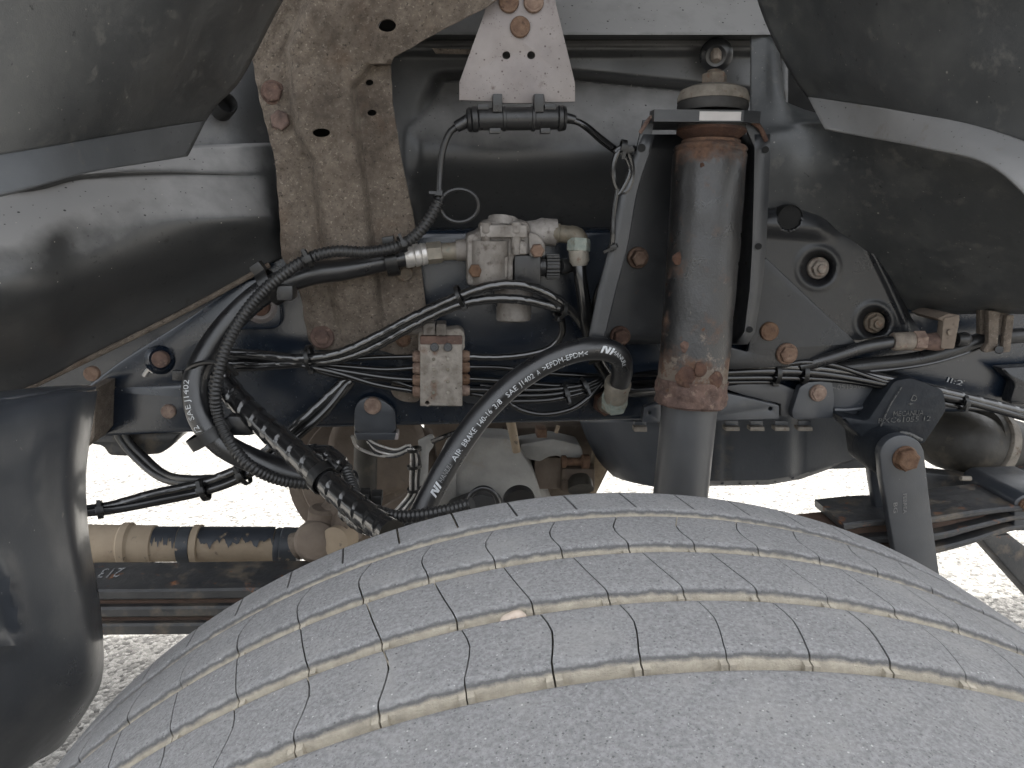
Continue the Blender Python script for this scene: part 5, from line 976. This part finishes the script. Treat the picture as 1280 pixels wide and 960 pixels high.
cp = simple('brake_caliper', 'brown brake caliper assembly with rusty guide pin between housing and sump', 'brake caliper', 715, 610, 1.3)
plate('carrier', [(640, 535), (735, 532), (745, 560), (762, 585), (742, 625), (650, 630), (645, 560)], 1.38, .05, 'mud_brown', cp, rounded=5, bev=.004); plate('arm', [(650, 555), (670, 552), (690, 548), (725, 556), (729, 566), (728, 574), (705, 576), (698, 570), (685, 572), (675, 578), (650, 572)], 1.28, .05, 'housing', cp, rounded=4, bev=.004)
lathe('guide_pin', (702, 577, 1.27), (736, 577, 1.27), [(0, 8), (.15, 8), (.2, 5), (.7, 5), (.75, 9), (1, 9)], 'bolt_rust', cp, n=14); box('bridge', 668, 572, 702, 612, 1.3, .05, 'mud_brown', cp, bev=.004); box('bridge', 702, 586, 744, 616, 1.29, .05, 'mud_brown', cp, bev=.006)
lathe('piston_cap', (726, 612, 1.26), (724, 594, 1.28), [(0, 16), (.6, 15), (.9, 11), (1, 4)], 'exhaust', cp, n=24); box('pin_nut', 671, 537, 684, 548, 1.27, .03, 'bolt_rust', cp, bev=.003); tube('bleed_pipe', [(698, 532, 1.25), (695, 541, 1.25)], 2.5, 'shaft_dust', cp, n=8, step=.004)
plate('bracket', [(744, 560), (760, 580), (745, 618), (738, 616), (742, 585)], 1.32, .03, 'shaft_dust', cp); plate('lower_fill', [(640, 590), (700, 575), (745, 600), (740, 640), (640, 640)], 1.42, .03, 'mud_brown', cp)
su = simple('oil_sump', 'dark grey finned engine sump below the rail, either side of the damper', 'oil sump', 900, 600, 1.25)
sheet('front_bowl', [[(726, 525, 1.30), (760, 525, 1.22), (800, 525, 1.18), (850, 525, 1.17)], [(736, 550, 1.29), (765, 550, 1.21), (805, 550, 1.17), (850, 550, 1.16)], [(750, 575, 1.29), (775, 578, 1.21), (808, 580, 1.17), (850, 582, 1.16)], [(768, 594, 1.29), (785, 600, 1.22), (812, 606, 1.18), (850, 612, 1.17)]], 'sump', su, solid=.006)
def sump():
    V = []; xs = np.linspace(860, 1110, 100); ys = np.linspace(520, 612, 16)
    for x in xs:
        for y in ys:
            yb = float(np.interp(x, [860, 960, 1000, 1040, 1080, 1110], [606, 604, 597, 583, 573, 566])); yy = 515+(yb-515)*(y-520)/92
            Y = 1.20-.018*(sst(885, 900, x)*(1-sst(985, 1005, x)))+.03*sst(1000, 1080, x)+.03*(1 if y > 608 else 0); Y += .006*math.exp(-((x-905)/8)**2)+.006*math.exp(-((x-995)/8)**2)
            V.append(P(x, yy, Y))
    k = 16; return link('side_wall', MB().add(V, [(i*k+j, (i+1)*k+j, (i+1)*k+j+1, i*k+j+1) for i in range(99) for j in range(k-1)]).mesh(), 'sump', su, smooth=50, solid=.006)
sump()
for x in np.arange(905, 1000, 22): 
    yb = float(np.interp(x, [860, 960, 1000, 1040, 1080], [606, 604, 597, 583, 573])); plate('fin', [(x-1, yb-8), (x+1.5, yb-10), (x-.5, yb+.5), (x-3.5, yb+.5)], 1.195, .03, 'sump', su, bev=.0004)
box_b = slab('sump_core', P(770, 560, 1.3).x, P(1090, 560, 1.3).x, 1.24, 1.6, P(900, 590, 1.25).z, P(900, 520, 1.25).z, 'sump', su)
t = simple('front_hanger', 'dark cast foot below the rail front end above the bright ground', 'hanger', 165, 570, 1.05)
plate('casting', [(112, 545), (228, 540), (215, 558), (200, 568), (160, 571), (136, 570), (128, 558), (112, 556)], 1.04, .06, 'spring_steel', t, rounded=5, bev=.004)
